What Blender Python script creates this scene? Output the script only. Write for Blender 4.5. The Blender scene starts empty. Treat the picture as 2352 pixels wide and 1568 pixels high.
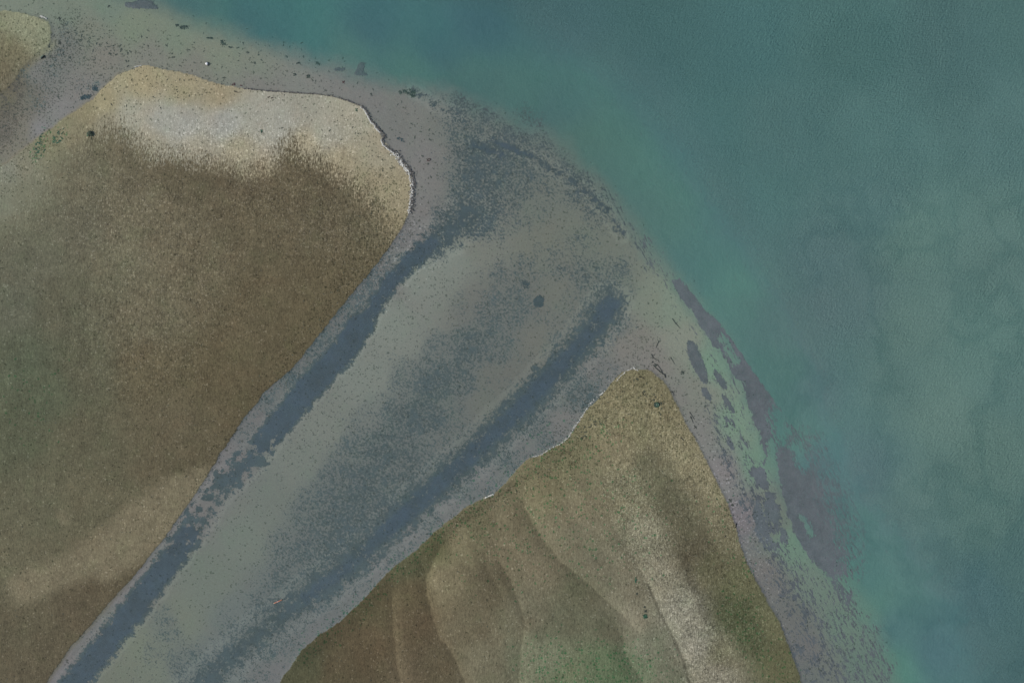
import bpy, bmesh, math, random
import numpy as np
from mathutils import Vector, Matrix

C = bpy.context.scene
col = C.collection
R = math.radians

# ---------------------------------------------------------------- camera, light, exposure
PX = 125.0 / 2352.0                      # metres per layout unit (frame is 2352 x 1568 units, 125 m wide)
def W(x, y):                             # layout unit -> world metres
    return ((x - 1176.0) * PX, (784.0 - y) * PX)
def S(x, y):                             # finer survey unit (2500 wide) -> layout unit
    return (x * 0.9408, y * 0.9408)

cam = bpy.data.cameras.new('camera'); camo = bpy.data.objects.new('camera', cam); col.objects.link(camo)
camo.location = (0, 0, 83.333); camo.rotation_euler = (0, 0, 0)
cam.sensor_width = 36; cam.lens = 24; cam.clip_start = 1; cam.clip_end = 20000
C.camera = camo

SUN = Vector((-0.74, -0.10, 0.665)).normalized()
w = bpy.data.worlds.new('World'); C.world = w; w.use_nodes = True
nt = w.node_tree; nt.nodes.clear()
sk = nt.nodes.new('ShaderNodeTexSky'); sk.sky_type = 'NISHITA'; sk.sun_disc = False
sk.sun_elevation = math.asin(SUN.z); sk.sun_rotation = math.atan2(SUN.x, SUN.y)
bg = nt.nodes.new('ShaderNodeBackground'); bg.inputs[1].default_value = 0.11
wo = nt.nodes.new('ShaderNodeOutputWorld')
nt.links.new(sk.outputs[0], bg.inputs[0]); nt.links.new(bg.outputs[0], wo.inputs[0])
sl = bpy.data.lights.new('sun', 'SUN'); sl.energy = 3.0; sl.angle = R(0.6); sl.color = (1, .955, .89)
so = bpy.data.objects.new('sun', sl); col.objects.link(so)
so.rotation_euler = SUN.to_track_quat('Z', 'Y').to_euler(); so.location = SUN * 200
C.view_settings.view_transform = 'Standard'; C.view_settings.look = 'None'
C.view_settings.exposure = 0.05; C.view_settings.gamma = 1
C.render.engine = 'CYCLES'

EX = np.array([0.93, 0.93, 0.995])        # picture value of a white diffuse sheet in this light (measured)

SIG = .075
# ---------------------------------------------------------------- numeric helpers
rng = np.random.default_rng(7); rnd = random.Random(11)
def lin(c):
    c = np.asarray(c, float) / 255.0
    return np.where(c <= 0.04045, c / 12.92, ((c + 0.055) / 1.055) ** 2.4)
def sm(a, b, x):
    t = np.clip((x - a) / (b - a), 0, 1); return t * t * (3 - 2 * t)
def vnoise(X, Y, s, seed):               # smooth value noise, cell size s, about 0..1
    g = np.random.default_rng(seed).random((257, 257))
    x = X / s; y = Y / s; xi = np.floor(x).astype(int); yi = np.floor(y).astype(int)
    fx = x - xi; fy = y - yi; fx = fx * fx * (3 - 2 * fx); fy = fy * fy * (3 - 2 * fy)
    a = g[yi % 257, xi % 257]; b = g[yi % 257, (xi + 1) % 257]; c = g[(yi + 1) % 257, xi % 257]; d = g[(yi + 1) % 257, (xi + 1) % 257]
    return (a * (1 - fx) + b * fx) * (1 - fy) + (c * (1 - fx) + d * fx) * fy
def fbm(X, Y, s, seed, o=4, p=.55):
    r = 0; A = 1; T = 0
    for k in range(o):
        r = r + A * vnoise(X + 37.1 * k, Y + 11.7 * k, s / 2 ** k, seed + k); T += A; A *= p
    return r / T - .5
def dseg(X, Y, pts):                     # distance to a polyline
    D = np.full(X.shape, 1e9)
    for (ax, ay), (bx, by) in zip(pts[:-1], pts[1:]):
        dx, dy = bx - ax, by - ay; L = dx * dx + dy * dy + 1e-9
        t = np.clip(((X - ax) * dx + (Y - ay) * dy) / L, 0, 1)
        D = np.minimum(D, (X - ax - t * dx) ** 2 + (Y - ay - t * dy) ** 2)
    return np.sqrt(D)
def inside(X, Y, pts):
    r = np.zeros(X.shape, bool); n = len(pts)
    for i in range(n):
        ax, ay = pts[i]; bx, by = pts[(i + 1) % n]
        if ay == by: continue
        r ^= ((ay > Y) != (by > Y)) & (X < (bx - ax) * (Y - ay) / (by - ay) + ax)
    return r
def sdpoly(X, Y, pts):                   # + inside
    d = dseg(X, Y, list(pts) + [pts[0]]); return np.where(inside(X, Y, pts), d, -d)
def idw(X, Y, cps, s=22, p=2.0):
    num = np.zeros(X.shape + (3,)); den = np.zeros(X.shape)
    for x, y, r, g, b in cps:
        wt = 1 / ((X - x) ** 2 + (Y - y) ** 2 + s * s) ** p * 1e6
        den += wt; num += wt[..., None] * lin((r, g, b))
    return num / den[..., None]
class Box:                                # local window of the grid round a stroke, for speed
    def __init__(s, pts, m):
        xs = [p[0] for p in pts]; ys = [p[1] for p in pts]
        i0, i1 = np.searchsorted(gx, [min(xs) - m, max(xs) + m]); j0, j1 = np.searchsorted(-gy, [-(max(ys) + m), -(min(ys) - m)])
        s.sl = (slice(j0, j1), slice(i0, i1))

# ---------------------------------------------------------------- survey of the place (layout units)
bankA = [(325,152),(300,160),(270,172),(250,190),(230,210),(215,228),(190,243),(165,260),(140,278),(118,296),(92,312),(70,330),(45,350),(20,372),(-30,400),(-400,560),(-60000,9000),
 (-60000,60000),(-9000,14000),(-200,1920),(20,1685),(105,1568),(132,1530),(160,1488),(204,1440),(252,1382),(306,1324),(350,1270),(385,1225),(413,1184),(446,1137),(480,1086),(505,1045),(530,1005),(560,960),(590,925),(605,902),(628,884),(660,855),
 (690,825),(720,785),(760,735),(800,685),(845,630),(872,598),(900,558),(925,520),(938,492),(941,465),(945,438),(947,408),(940,385),(926,366),(900,345),(880,320),(862,288),(848,262),(835,245),(800,231),(760,220),(720,215),(680,213),
 (620,209),(560,203),(520,197),(480,187),(440,172),(400,163),(370,158),(342,150)]
bankL = [(-60000,-300),(-300,15),(0,24),(40,27),(75,36),(112,50),(119,74),(115,96),(102,112),(84,124),(66,140),(48,160),(34,185),(14,205),(-20,225),(-400,420),(-60000,9000)]
bankB = [(1455,846),(1430,855),(1415,868),(1400,885),(1385,905),(1365,925),(1340,950),(1322,982),(1310,1000),(1290,1015),(1265,1030),(1240,1045),(1215,1052),(1190,1075),(1160,1110),(1130,1137),(1110,1143),(1070,1165),
 (1030,1195),(1000,1220),(980,1240),(955,1265),(925,1285),(900,1305),(870,1335),(840,1370),(800,1410),(770,1435),(730,1460),(690,1495),(670,1525),(640,1568),(560,1680),(300,2000),(-5000,9000),(-50000,60000),(60000,60000),
 (9000,14000),(2100,2120),(1900,1700),(1842,1568),(1828,1528),(1810,1480),(1791,1429),(1765,1385),(1737,1334),(1720,1302),(1710,1275),(1700,1245),(1691,1213),(1678,1172),(1665,1140),(1640,1092),(1617,1048),(1600,1013),
 (1580,978),(1565,950),(1550,918),(1535,890),(1520,870),(1500,855),(1480,848)]
shelf = [(-60000,-9000),(-400,-160),(200,-30),(330,15),(420,58),(520,98),(640,132),(740,168),(850,197),(930,213),(1000,226),(1080,254),(1150,288),(1230,322),(1290,362),(1350,422),(1420,500),(1480,590),(1530,645),(1580,705),
 (1640,790),(1690,880),(1722,965),(1750,1045),(1792,1140),(1835,1230),(1905,1325),(1965,1400),(2005,1470),(2040,1568),(2200,1900),(9000,9000),(60000,60000),(60000,-60000),(-60000,-60000)]

cpL = [(60,60,136,137,112),(30,120,118,112,88),(100,90,132,134,110),(10,160,108,101,80),(20,220,108,102,82),(50,180,114,108,90),(-30,260,106,100,84),(50,235,116,113,102),(45,285,118,115,104),(10,300,108,104,96),(30,340,120,117,104),(-20,380,118,116,103)]
cpA = [(40,300,112,108,92),(20,390,122,121,106),(0,450,116,116,98),(60,440,112,111,92),(60,380,122,119,100),(110,330,120,117,92),(150,380,112,109,88),(170,300,124,118,94),(200,260,128,120,94),(240,240,146,137,108),(330,190,152,141,112),
 (420,200,147,137,110),(500,215,147,136,110),(300,265,152,149,132),(430,290,154,152,141),(520,285,152,151,141),(380,280,152,150,138),(650,285,153,150,137),(750,300,152,148,132),(600,280,151,148,134),(700,250,147,143,128),(800,270,156,150,131),(870,350,152,144,122),(350,330,152,146,126),
 (450,340,150,143,124),(250,285,140,134,114),(550,345,150,141,118),(700,330,152,142,118),(780,380,148,137,112),(850,430,142,131,106),(910,450,148,137,111),(900,520,135,124,98),(600,420,140,130,106),(500,420,130,122,100),(0,560,104,104,84),
 (120,520,112,110,88),(250,450,118,112,92)]
cpAw = [(100,500,100,99,82),(200,420,102,98,80),(300,340,97,91,73),(400,370,92,84,66),(480,390,92,84,66),(560,410,88,79,62),(700,420,90,81,63),(300,480,100,94,76),(400,550,97,90,72),(200,520,96,93,77),(80,600,95,95,79),(30,700,90,92,77),(150,700,89,88,71),
 (280,620,100,97,78),(350,720,99,93,74),(450,600,98,90,71),(600,500,93,85,66),(750,520,92,84,66),(850,520,96,89,70),(600,700,92,83,63),(750,650,91,82,62),(850,600,92,84,64),(700,750,92,83,62),(500,850,91,82,61),(350,850,94,86,65),(200,850,87,86,68),
 (110,900,80,87,68),(60,830,82,89,71),(30,1000,82,86,67),(200,1000,90,87,68),(400,1000,93,85,66),(560,930,88,79,59),(470,1040,90,82,63),(100,1150,92,90,71),(200,1150,96,92,72),(50,1300,98,94,74),(260,1340,88,79,61),(200,1400,87,78,61),(50,1450,88,82,64),(100,1530,87,79,62),(330,1285,92,84,65)]
cpB = [(1455,880,118,111,86),(1400,950,124,117,91),(1300,1040,112,107,82),(1250,1110,116,109,84),(1460,980,122,115,89),(1530,960,124,116,90),(1565,1000,132,124,98),(1600,1060,132,124,98),(1500,1080,108,104,82),(1420,1030,122,114,90),(1540,1140,100,96,76),(1580,1200,100,95,75),
 (1640,1130,128,120,95),(1655,1180,118,111,88),(1680,1240,112,106,83),(1600,1260,90,84,66),(1640,1300,94,90,68),(1690,1340,98,96,71),(1690,1410,84,87,62),(1730,1460,86,88,64),(1770,1440,104,102,76),(1790,1510,97,95,70),(1650,1500,112,108,86),
 (1480,1230,122,117,97),(1510,1320,126,120,101),(1560,1400,134,129,112),(1600,1480,132,127,111),(1640,1545,128,122,105),(1440,1130,112,108,86),(1350,1150,118,110,88),(1350,1220,114,108,88),(1150,1180,112,104,82),(1100,1195,104,99,76),(1060,1240,110,103,80),
 (1000,1260,96,93,68),(940,1300,92,90,67),(950,1360,94,84,63),(955,1440,93,81,62),(850,1390,88,81,60),(850,1480,88,77,58),(780,1540,86,77,58),(950,1540,92,82,64),(1000,1520,92,83,64),(700,1530,78,77,57),(1030,1330,116,107,84),(1120,1340,98,90,71),(1080,1440,104,96,76),
 (1120,1500,110,104,84),(1150,1250,112,103,82),(1240,1300,112,104,84),(1220,1400,106,101,82),(1200,1500,110,109,88),(1260,1510,116,118,95),(1300,1550,106,112,86),(1390,1510,94,103,78),(1420,1550,88,100,74),(1300,1420,96,95,76),(1330,1350,100,97,77),(1380,1290,112,107,88),(1450,1420,124,118,99),(1440,1340,116,110,91),
 (1490,1480,116,115,96),(1530,1550,112,111,92),(1470,1540,108,114,90),(1400,1440,98,96,77)]
cpS = [(50,200,108,106,98),(20,235,104,101,88),(0,290,104,100,92),(45,245,112,111,104),(45,300,118,117,108),(20,340,116,114,104),(-20,330,108,105,96),(-20,390,118,117,104),(75,170,120,121,119),(40,8,122,131,120),(150,15,119,130,119),(250,10,114,128,118),(300,60,120,131,117),(400,90,119,131,118),(500,125,123,131,119),(600,160,122,130,119),(350,130,124,126,119),(240,130,122,122,116),(150,110,116,119,115),(200,70,121,127,117),(120,180,118,120,118),(700,185,125,128,121),(850,220,122,122,119),
 (760,195,124,124,120),(600,190,124,122,118),(450,160,124,125,118),(950,250,119,122,117),(1000,290,113,119,113),(960,350,123,121,119),(970,420,124,122,119),(965,480,122,120,118),(940,540,119,116,116),(130,250,124,124,124),(90,300,126,126,128),(60,220,112,112,104),(200,220,122,122,120),(20,330,112,108,102),
 (870,640,115,112,110),(800,720,114,110,109),(700,840,113,110,109),(600,950,116,113,113),(520,1060,118,115,116),(430,1180,118,115,114),(300,1350,115,112,112),(200,1480,117,114,113),(140,1550,116,113,115),
 (960,620,126,136,126),(1030,590,123,133,123),(1100,560,118,123,113),(880,740,124,134,124),(820,860,120,130,121),(740,970,118,126,117),(680,1060,114,124,115),(620,1150,110,121,112),(560,1240,111,124,113),(480,1330,109,122,110),(400,1430,112,124,108),(330,1510,114,126,106),(270,1560,112,121,104),
 (1250,560,113,119,106),(1350,560,110,120,107),(1200,690,108,112,105),(1120,700,112,114,107),(1300,660,110,116,106),(1420,660,110,122,109),(1500,700,120,130,117),(1450,780,124,122,115),(1500,830,127,124,120),(1380,870,118,116,115),(1280,800,112,115,105),(1150,850,108,112,104),(1050,960,107,113,107),
 (1150,930,106,114,106),(950,1080,104,112,110),(800,1150,104,112,110),(700,1250,104,114,111),(650,1350,102,114,113),(550,1420,103,116,114),(500,1530,104,116,115),(1100,300,108,118,112),(1180,380,106,117,111),(1250,450,108,118,108),(1060,420,112,118,113),(1330,960,120,118,116),(1240,1030,121,118,118),(1100,1130,116,116,117),(980,1220,118,116,117),
 (870,1320,118,117,118),(740,1430,110,112,114),(640,1540,112,112,114),(1560,790,129,135,126),(1540,700,122,136,124),(1600,900,126,130,123),(1560,920,124,124,120),(1620,990,126,126,124),(1665,1080,128,126,127),(1710,1190,122,118,122),(1760,1330,119,116,115),(1850,1500,113,111,111),(1900,1550,110,116,111),(1680,970,118,140,126),
 (1735,1060,112,138,124),(1640,840,116,140,126),(1780,1180,110,120,112),(1830,1260,109,136,121),(1880,1350,110,130,119),(1950,1440,104,130,117),(1980,1530,100,126,115),(1820,1420,112,112,110)]  # mauve shore margins: mud with sky reflection painted into the bed colour
cpD = [(200,-20,90,118,110),(430,15,72,112,108),(330,5,84,116,110),(500,60,74,118,110),(560,30,66,109,108),(700,100,69,117,112),(640,60,66,111,109),(850,50,66,104,107),(800,130,78,120,112),(1000,100,66,105,107),(950,170,76,119,110),(1100,50,66,101,106),(1080,190,74,113,107),(1180,240,76,115,108),(1300,50,72,106,108),(1300,230,75,112,108),(1330,330,80,118,108),
 (1420,400,80,119,110),(1500,150,73,108,108),(1500,500,82,119,111),(1600,300,76,112,111),(1700,100,75,110,110),(1700,500,80,115,113),(1800,300,82,114,113),(1950,100,77,110,108),(2000,300,84,116,114),(2200,100,79,109,108),(2330,50,77,107,105),(2300,300,84,114,112),(1900,600,88,117,117),(2000,480,86,117,116),(2100,550,92,123,117),(2300,550,90,120,115),
 (1600,620,80,117,112),(1680,700,84,124,115),(1800,740,84,119,114),(1780,860,82,121,113),(1950,700,92,120,119),(2100,760,95,125,119),(2250,800,92,124,118),(2330,900,92,124,119),(2050,900,93,124,119),(1900,900,86,119,117),(2150,950,99,129,122),(2300,1030,95,126,119),(1850,960,82,120,114),(1900,1050,80,114,114),(1980,1080,86,115,116),(2100,1150,95,125,119),
 (2250,1200,91,123,117),(2000,1220,82,116,113),(2120,1290,84,117,114),(2250,1360,78,112,114),(1960,1340,80,120,110),(2050,1440,78,113,113),(2010,1400,84,122,112),(2150,1500,77,110,113),(2060,1540,84,126,114),(2320,1500,77,110,110),(2330,1300,82,115,113),(1830,1000,86,126,116),(1990,1330,78,114,111)]  # paler eastern points hold sky reflection painted into the water colour

# weed strokes under water: (points, half width, feather, density)
st = [([(1075,490),(1030,535),(990,560)],26,34,.80),([(990,560),(940,600),(900,645),(868,690),(830,745)],17,16,.97),([(830,745),(780,815),(720,880),(660,948),(605,1020)],27,12,1.0),
 ([(605,1020),(560,1070),(515,1110)],20,22,.84),([(515,1110),(470,1170),(430,1230)],22,24,.70),([(430,1230),(400,1275),(345,1345),(285,1425),(225,1500),(165,1575),(60,1700)],26,16,1.0),
 ([(1400,700),(1345,780),(1275,855),(1205,930),(1125,1005),(1050,1075),(965,1150),(890,1220)],26,34,.95),([(890,1220),(800,1300),(700,1375)],24,36,.90),([(700,1375),(600,1450),(500,1535),(430,1600)],20,38,.82),
 ([(1090,332),(1150,352)],8,12,.93),([(1128,320),(1190,345),(1220,356)],6,9,.93),([(1230,365),(1290,400),(1340,430),(1390,480),(1430,540)],7,14,.66),
 ([(950,205),(1000,240),(1050,260)],6,16,.5),([(150,60),(165,75),(140,110),(118,150),(105,190),(95,225),(80,245)],12,28,.34),([(170,60),(210,95),(190,130)],24,40,.18),([(250,105),(300,120),(290,150)],30,40,.16),([(185,195),(215,190),(225,205)],14,22,.36),
 ([(40,180),(20,250),(0,300),(-30,340)],26,36,.5),([(40,270),(5,320)],14,30,.4),([(1630,930),(1655,1000),(1690,1080)],6,20,.42),([(1660,1040),(1700,1120),(1730,1190)],10,24,.5),([(1738,1085),(1750,1110)],9,8,.9),([(1775,1140),(1786,1180),(1800,1200)],9,8,.95),([(1750,1190),(1775,1215)],14,14,.85),
 ([(1740,1130),(1760,1190),(1770,1260)],12,18,.66),([(1755,1215),(1790,1290),(1840,1380),(1880,1450),(1930,1540)],20,34,.46),([(1800,1340),(1850,1440)],22,30,.42),
 ([(1840,1500),(1900,1560)],30,40,.42),([(1945,1400),(1985,1480),(2000,1530)],5,10,.45),([(1660,930),(1700,1000),(1735,1075)],6,18,.34),([(960,300),(980,520)],20,40,.08)]
# share of the flat that is under weed, surveyed at points
cpW = [(960,250,.08),(1010,220,.33),(1060,260,.5),(1120,300,.45),(1050,320,.5),(1000,330,.13),(970,400,.03),(1000,430,.2),(1080,350,.7),(1130,330,.6),(1180,350,.55),(1240,370,.42),(1150,390,.55),(1200,420,.42),(1260,430,.33),(1320,430,.5),(1100,420,.65),(1060,450,.6),(1120,480,.75),(1180,470,.42),
 (1020,500,.6),(1090,520,.65),(1160,520,.33),(1220,480,.28),(1300,500,.18),(1380,480,.45),(1440,540,.25),(1000,560,.45),(1060,580,.12),(1100,580,.1),(1180,560,.18),(1250,550,.22),(1320,560,.32),(1400,560,.22),(1280,600,.38),(1350,620,.48),(1420,620,.42),(1200,620,.33),(1100,650,.22),(1150,640,.42),(1020,650,.03),(960,650,.03),
 (1000,720,.08),(1060,700,.28),(1130,720,.5),(1180,700,.45),(1270,680,.13),(1300,700,.28),(1400,680,.6),(1440,680,.28),(1480,700,.05),(1500,760,.05),(1420,750,.4),(900,760,.02),(940,780,.1),(1000,800,.4),(1080,800,.58),(1150,800,.43),(1230,780,.18),(1280,790,.33),(860,860,.06),(920,870,.38),(1000,880,.62),(1060,880,.52),(1130,870,.22),(1200,840,.22),
 (800,900,.05),(850,950,.33),(920,960,.58),(990,960,.58),(1050,950,.33),(1110,930,.12),(750,1000,.12),(800,1030,.43),(870,1040,.62),(950,1040,.52),(1010,1020,.33),(700,1060,.13),(760,1100,.48),(830,1120,.62),(900,1110,.5),(650,1130,.13),(700,1170,.43),(760,1190,.58),(840,1190,.58),(600,1200,.06),(640,1240,.33),(700,1260,.5),(780,1260,.62),(560,1260,.03),
 (590,1320,.18),(640,1340,.43),(500,1330,.03),(540,1400,.2),(600,1400,.48),(440,1420,.05),(480,1470,.23),(560,1470,.52),(380,1440,.33),(340,1490,.28),(420,1530,.43),(270,1550,.08),(340,1560,.2),(480,1560,.5),(560,1550,.3),(1450,790,.08),(1380,850,.28),(1330,900,.52),(1280,920,.42),(1290,970,.22),(1230,980,.48),(1200,1020,.33),(1150,1040,.52),(1120,1090,.28),
 (1060,1130,.42),(1040,1170,.22),(980,1190,.4),(930,1240,.28),(900,1250,.42),(830,1300,.48),(860,1310,.28),(760,1360,.48),(790,1390,.28),(700,1430,.43),(720,1450,.22),(620,1490,.48),(650,1530,.22),(960,520,.15),(920,560,.25),(890,600,.35),(850,640,.45),(800,700,.45),(770,740,.35),(740,790,.5),(700,840,.35),(680,870,.55),(640,900,.3),(620,930,.45),(590,960,.25),
 (560,1010,.33),(530,1040,.13),(500,1090,.18),(470,1120,.1),(430,1190,.13),(390,1250,.18),(330,1330,.07),(260,1410,.12),(230,1450,.25),(180,1510,.2),(150,1520,.06),(940,225,.15),(880,225,.02),(700,190,.0),(1520,700,.04),(1560,800,.06),(1600,1000,.05),(1470,840,.05),(945,300,.0),(950,480,.04),(1480,600,.25),(1500,650,.1),(820,820,.02),(640,1050,.12),(700,960,.03),(540,1200,.12),(420,1320,.04),(310,1480,.06)]
# purple brown slope weed (beyond the shelf edge)
sp = [([(1050,230),(1120,260)],14,20,.5),([(1140,300),(1240,345)],10,16,.4),([(1420,500),(1470,570)],5,14,.5),([(1480,560),(1490,600)],12,16,.4),([(1200,260),(1230,280)],14,22,.35),([(1905,1320),(1950,1375)],8,14,.7),
 ([(1690,860),(1715,930)],6,14,.5),([(1840,1060),(1900,1180),(1925,1290)],30,44,.75)]
# outlined beds: (outline, inner feather, outer feather, density)
py_ = [([(1545,645),(1562,640),(1590,668),(1612,700),(1645,730),(1675,765),(1700,800),(1735,850),(1775,900),(1820,950),(1860,1000),(1895,1060),(1920,1120),(1930,1200),(1932,1280),(1925,1340),(1900,1320),(1862,1284),(1828,1234),(1812,1184),(1800,1140),(1790,1090),(1783,1024),(1773,1006),(1768,1040),(1758,1069),(1746,1044),
   (1731,999),(1706,949),(1702,900),(1690,868),(1668,838),(1645,800),(1615,760),(1590,712),(1565,690)],5,4,.97),
 ([(1731,1079),(1748,1074),(1761,1080),(1766,1112),(1769,1126),(1748,1122),(1736,1108)],3,3,.97),([(1761,1134),(1772,1132),(1784,1144),(1794,1192),(1790,1204),(1776,1199),(1758,1179)],3,3,.97),([(1738,1150),(1752,1160),(1766,1200),(1774,1249),(1758,1238),(1741,1214),(1730,1180)],5,5,.9),
 ([(1793,1214),(1804,1212),(1816,1234),(1810,1248),(1796,1249)],3,3,.95),([(1735,1190),(1762,1215),(1790,1255),(1790,1280),(1760,1262),(1735,1230)],8,12,.72),([(1672,998),(1684,1010),(1689,1034),(1680,1034),(1672,1018)],3,4,.9),([(1655,935),(1667,950),(1680,975),(1668,965)],3,5,.7)]
# pale gaps in it: (points, half width, feather)
pg = [([(1772,1012),(1775,1060),(1788,1120),(1800,1170),(1818,1230),(1850,1285),(1905,1335)],5,7),([(1700,880),(1712,930),(1735,990),(1752,1050)],6,6),([(1835,1030),(1850,1066)],10,16),([(1840,1186),(1856,1200),(1868,1232)],4,5),([(1795,955),(1800,1000)],14,26),([(1660,770),(1690,830)],3,12),([(1650,800),(1676,850)],3,6)]

# ---------------------------------------------------------------- the grid
def axis(a, b, s, far):
    core = np.arange(a, b + s / 2, s); out = []; q = s; v = b
    while v < far: q *= 1.35; v += q; out.append(v)
    out = np.array(out); lo = a - (out - b)[::-1]
    return np.concatenate([lo, core, out])
wx = axis(-65, 65, .125, 3000); wy = axis(-44.5, 44.5, .125, 3000)[::-1]
gx = wx / PX + 1176; gy = 784 - wy / PX            # layout coordinates; gy increasing
# note: Box() expects -gy sorted; handle directly
class Box:
    def __init__(s, pts, m):
        xs = [p[0] for p in pts]; ys = [p[1] for p in pts]
        i0, i1 = np.searchsorted(gx, [min(xs) - m, max(xs) + m]); j0, j1 = np.searchsorted(gy, [min(ys) - m, max(ys) + m])
        s.sl = (slice(j0, j1), slice(i0, i1))
X, Y = np.meshgrid(gx, gy)
n1 = fbm(X, Y, 60, 1); n2 = fbm(X, Y, 18, 5); n3 = fbm(X, Y, 7, 9, 3); n4 = fbm(X, Y, 150, 21, 3)
Xw = X + 5 * n2 + 2.5 * n3; Yw = Y + 5 * fbm(X, Y, 18, 15) + 2.5 * fbm(X, Y, 7, 19, 3)
sdA = sdpoly(Xw, Yw, bankA); sdL = sdpoly(Xw, Yw, bankL); sdB = sdpoly(Xw, Yw, bankB)
sdS = sdpoly(X + 30 * n1 + 16 * n2, Y + 30 * fbm(X, Y, 60, 31) + 16 * fbm(X, Y, 18, 35), shelf)
landA = sdA > 0; landB = sdB > 0; landL = sdL > 0
land = landA | landB | landL
sdLand = np.maximum(np.maximum(sdA, sdB), sdL)

def stroke(F, items, mode='add'):
    for it in items:
        pts, hw, fe, d = it
        b = Box(pts, hw + fe * 1.4 + 4).sl
        D = dseg(Xw[b] + 9 * n2[b] + 7 * n3[b], Yw[b] - 9 * n3[b] + 7 * n2[b], pts)
        F[b] = np.maximum(F[b], d * (1 - sm(hw - fe * .6, hw + fe * 1.3, D)))
wn_ = np.zeros(X.shape); wd0 = np.zeros(X.shape)
for x_, y_, d_ in cpW:
    k_ = 1 / ((Xw - x_) ** 2 + (Yw - y_) ** 2 + 200) ** 2 * 1e4; wd0 += k_; wn_ += k_ * d_
flat = (wn_ / wd0) * sm(45, 0, sdS) * sm(640, 760, X + Y * 1.0) * (sdLand < 0); gflat = .75 * sm(.1, .5, flat) * (.35 + .65 * sm(560, 800, Y))
dens = np.zeros(X.shape); stroke(dens, st)
pur = np.zeros(X.shape); stroke(pur, sp)
gap = np.zeros(X.shape); stroke(gap, [(a, b, c, 1.0) for a, b, c in pg])
dstrip = dens.copy(); bx_ = (1 - sm(26, 60, dseg(X, Y, [(600, 1030), (560, 1075), (515, 1115), (470, 1170), (425, 1235)]))); dens = np.where(dens > 0, dens + bx_ * 1.9 * fbm(X, Y, 13, 171, 3, .5), 0)
ed_ = sm(.15, .45, dens) * (1 - sm(.93, 1.0, dens)); dens = np.where(dens > 0, dens + ed_ * sm(640, 900, X + Y) * 1.1 * fbm(X, Y, 9, 181, 3, .6), 0)
flat = np.clip(np.where(flat > .08, flat * 1.04, flat), 0, .62); dens = np.maximum(dens, flat)
md = fbm(X, Y, 34, 81, 5, .7); md2 = fbm(X, Y, 14, 91, 4, .7)
dens = np.where(dens > 0, dens + (.8 * md + .5 * md2) * np.clip(dens * 4, 0, 1) * .5, 0); dens = np.clip(dens, 0, 1.2)
pur = np.clip(pur + (md + md2) * .5 * np.clip(pur * 3, 0, 1), 0, 1)
for pl_, fi, fo, d_ in py_:
    b = Box(pl_, 30).sl; D = sdpoly(X[b] + 7 * n2[b] + 5 * n3[b], Y[b] + 14 * n2[b] + 10 * n3[b], pl_); ed = sm(0, 110, X[b] - np.interp(Y[b], [640, 900, 1100, 1340], [1590, 1740, 1830, 1900]))
    pur[b] = np.maximum(pur[b], d_ * sm(-fo, fi, D - 34 * ed) * (1 - .25 * ed))
pur *= (1 - gap); dens *= (1 - .8 * gap)

TS = idw(X, Y, cpS) * np.array([.985, .955, .905]); TD = idw(X, Y, cpD, 40); TD = TD * (1 + (sm(190, 30, sdS) * sm(1700, 1400, X))[..., None] * np.array([-.02, -.12, -.08])) * np.array([1.02, .985, 1.0]) * (1 + (sm(1450, 1800, X) * sm(650, 350, Y))[..., None] * np.array([.0, .05, .04]))
TD = TD * (1 + (sm(1580, 1680, X) * sm(1950, 1850, X) * sm(640, 700, Y) * sm(1400, 1300, Y))[..., None] * np.array([.02, -.07, -.03]))
mix = sm(-25, 60, sdS)[..., None]
gk = (.42 * sm(1580, 1420, X) * sm(640, 900, X + Y))[..., None]; TS = TS * (1 - gk) + TS.mean(-1)[..., None] * np.array([.99, 1.01, .97]) * gk
TS = TS * (1 - gflat[..., None]) + lin((103, 109, 106)) * gflat[..., None]
TW = TS * (1 - mix) + TD * mix
rg = np.abs(fbm(X + 25 * n1, Y + 25 * n2, 130, 201, 5, .55)); pat = (sm(.0, .10, rg) - .6) * .12 * sm(1720, 1900, X) * sm(300, 560, Y) + .05 * fbm(X, Y, 45, 211, 4, .6) * sm(1600, 1850, X) * 2
# broad variation in the open sea, with pale cloud reflections painted in
TW = TW * (1 + (mix[..., 0] * (.02 * n1 + .035 * n2 + pat))[..., None] * np.array([1.3, .9, .8]))
# depth and height
chd = .10 + .22 * sm(0, 90, -sdLand)
depth = chd + .055 * PX * 19 * np.maximum(0, sdS) / 19 * 1.0
depth = chd + .07 * PX * np.maximum(0, sdS) + .02 * n1
depth = np.clip(depth, .03, 3.2)
depth = np.where(sdLand > -6, .03 + (depth - .03) * np.clip(-sdLand / 6, 0, 1), depth)
height = np.where(land, .012 + .75 * (1 - np.exp(-np.maximum(sdLand, 0) * PX / 14)) + .03 * n1, -depth)
far = np.maximum(np.abs(X - 1176) - 1300, 0) + np.maximum(np.abs(Y - 784) - 950, 0)
height += np.where(land, np.minimum(far * PX * .004, 3), 0)

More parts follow.
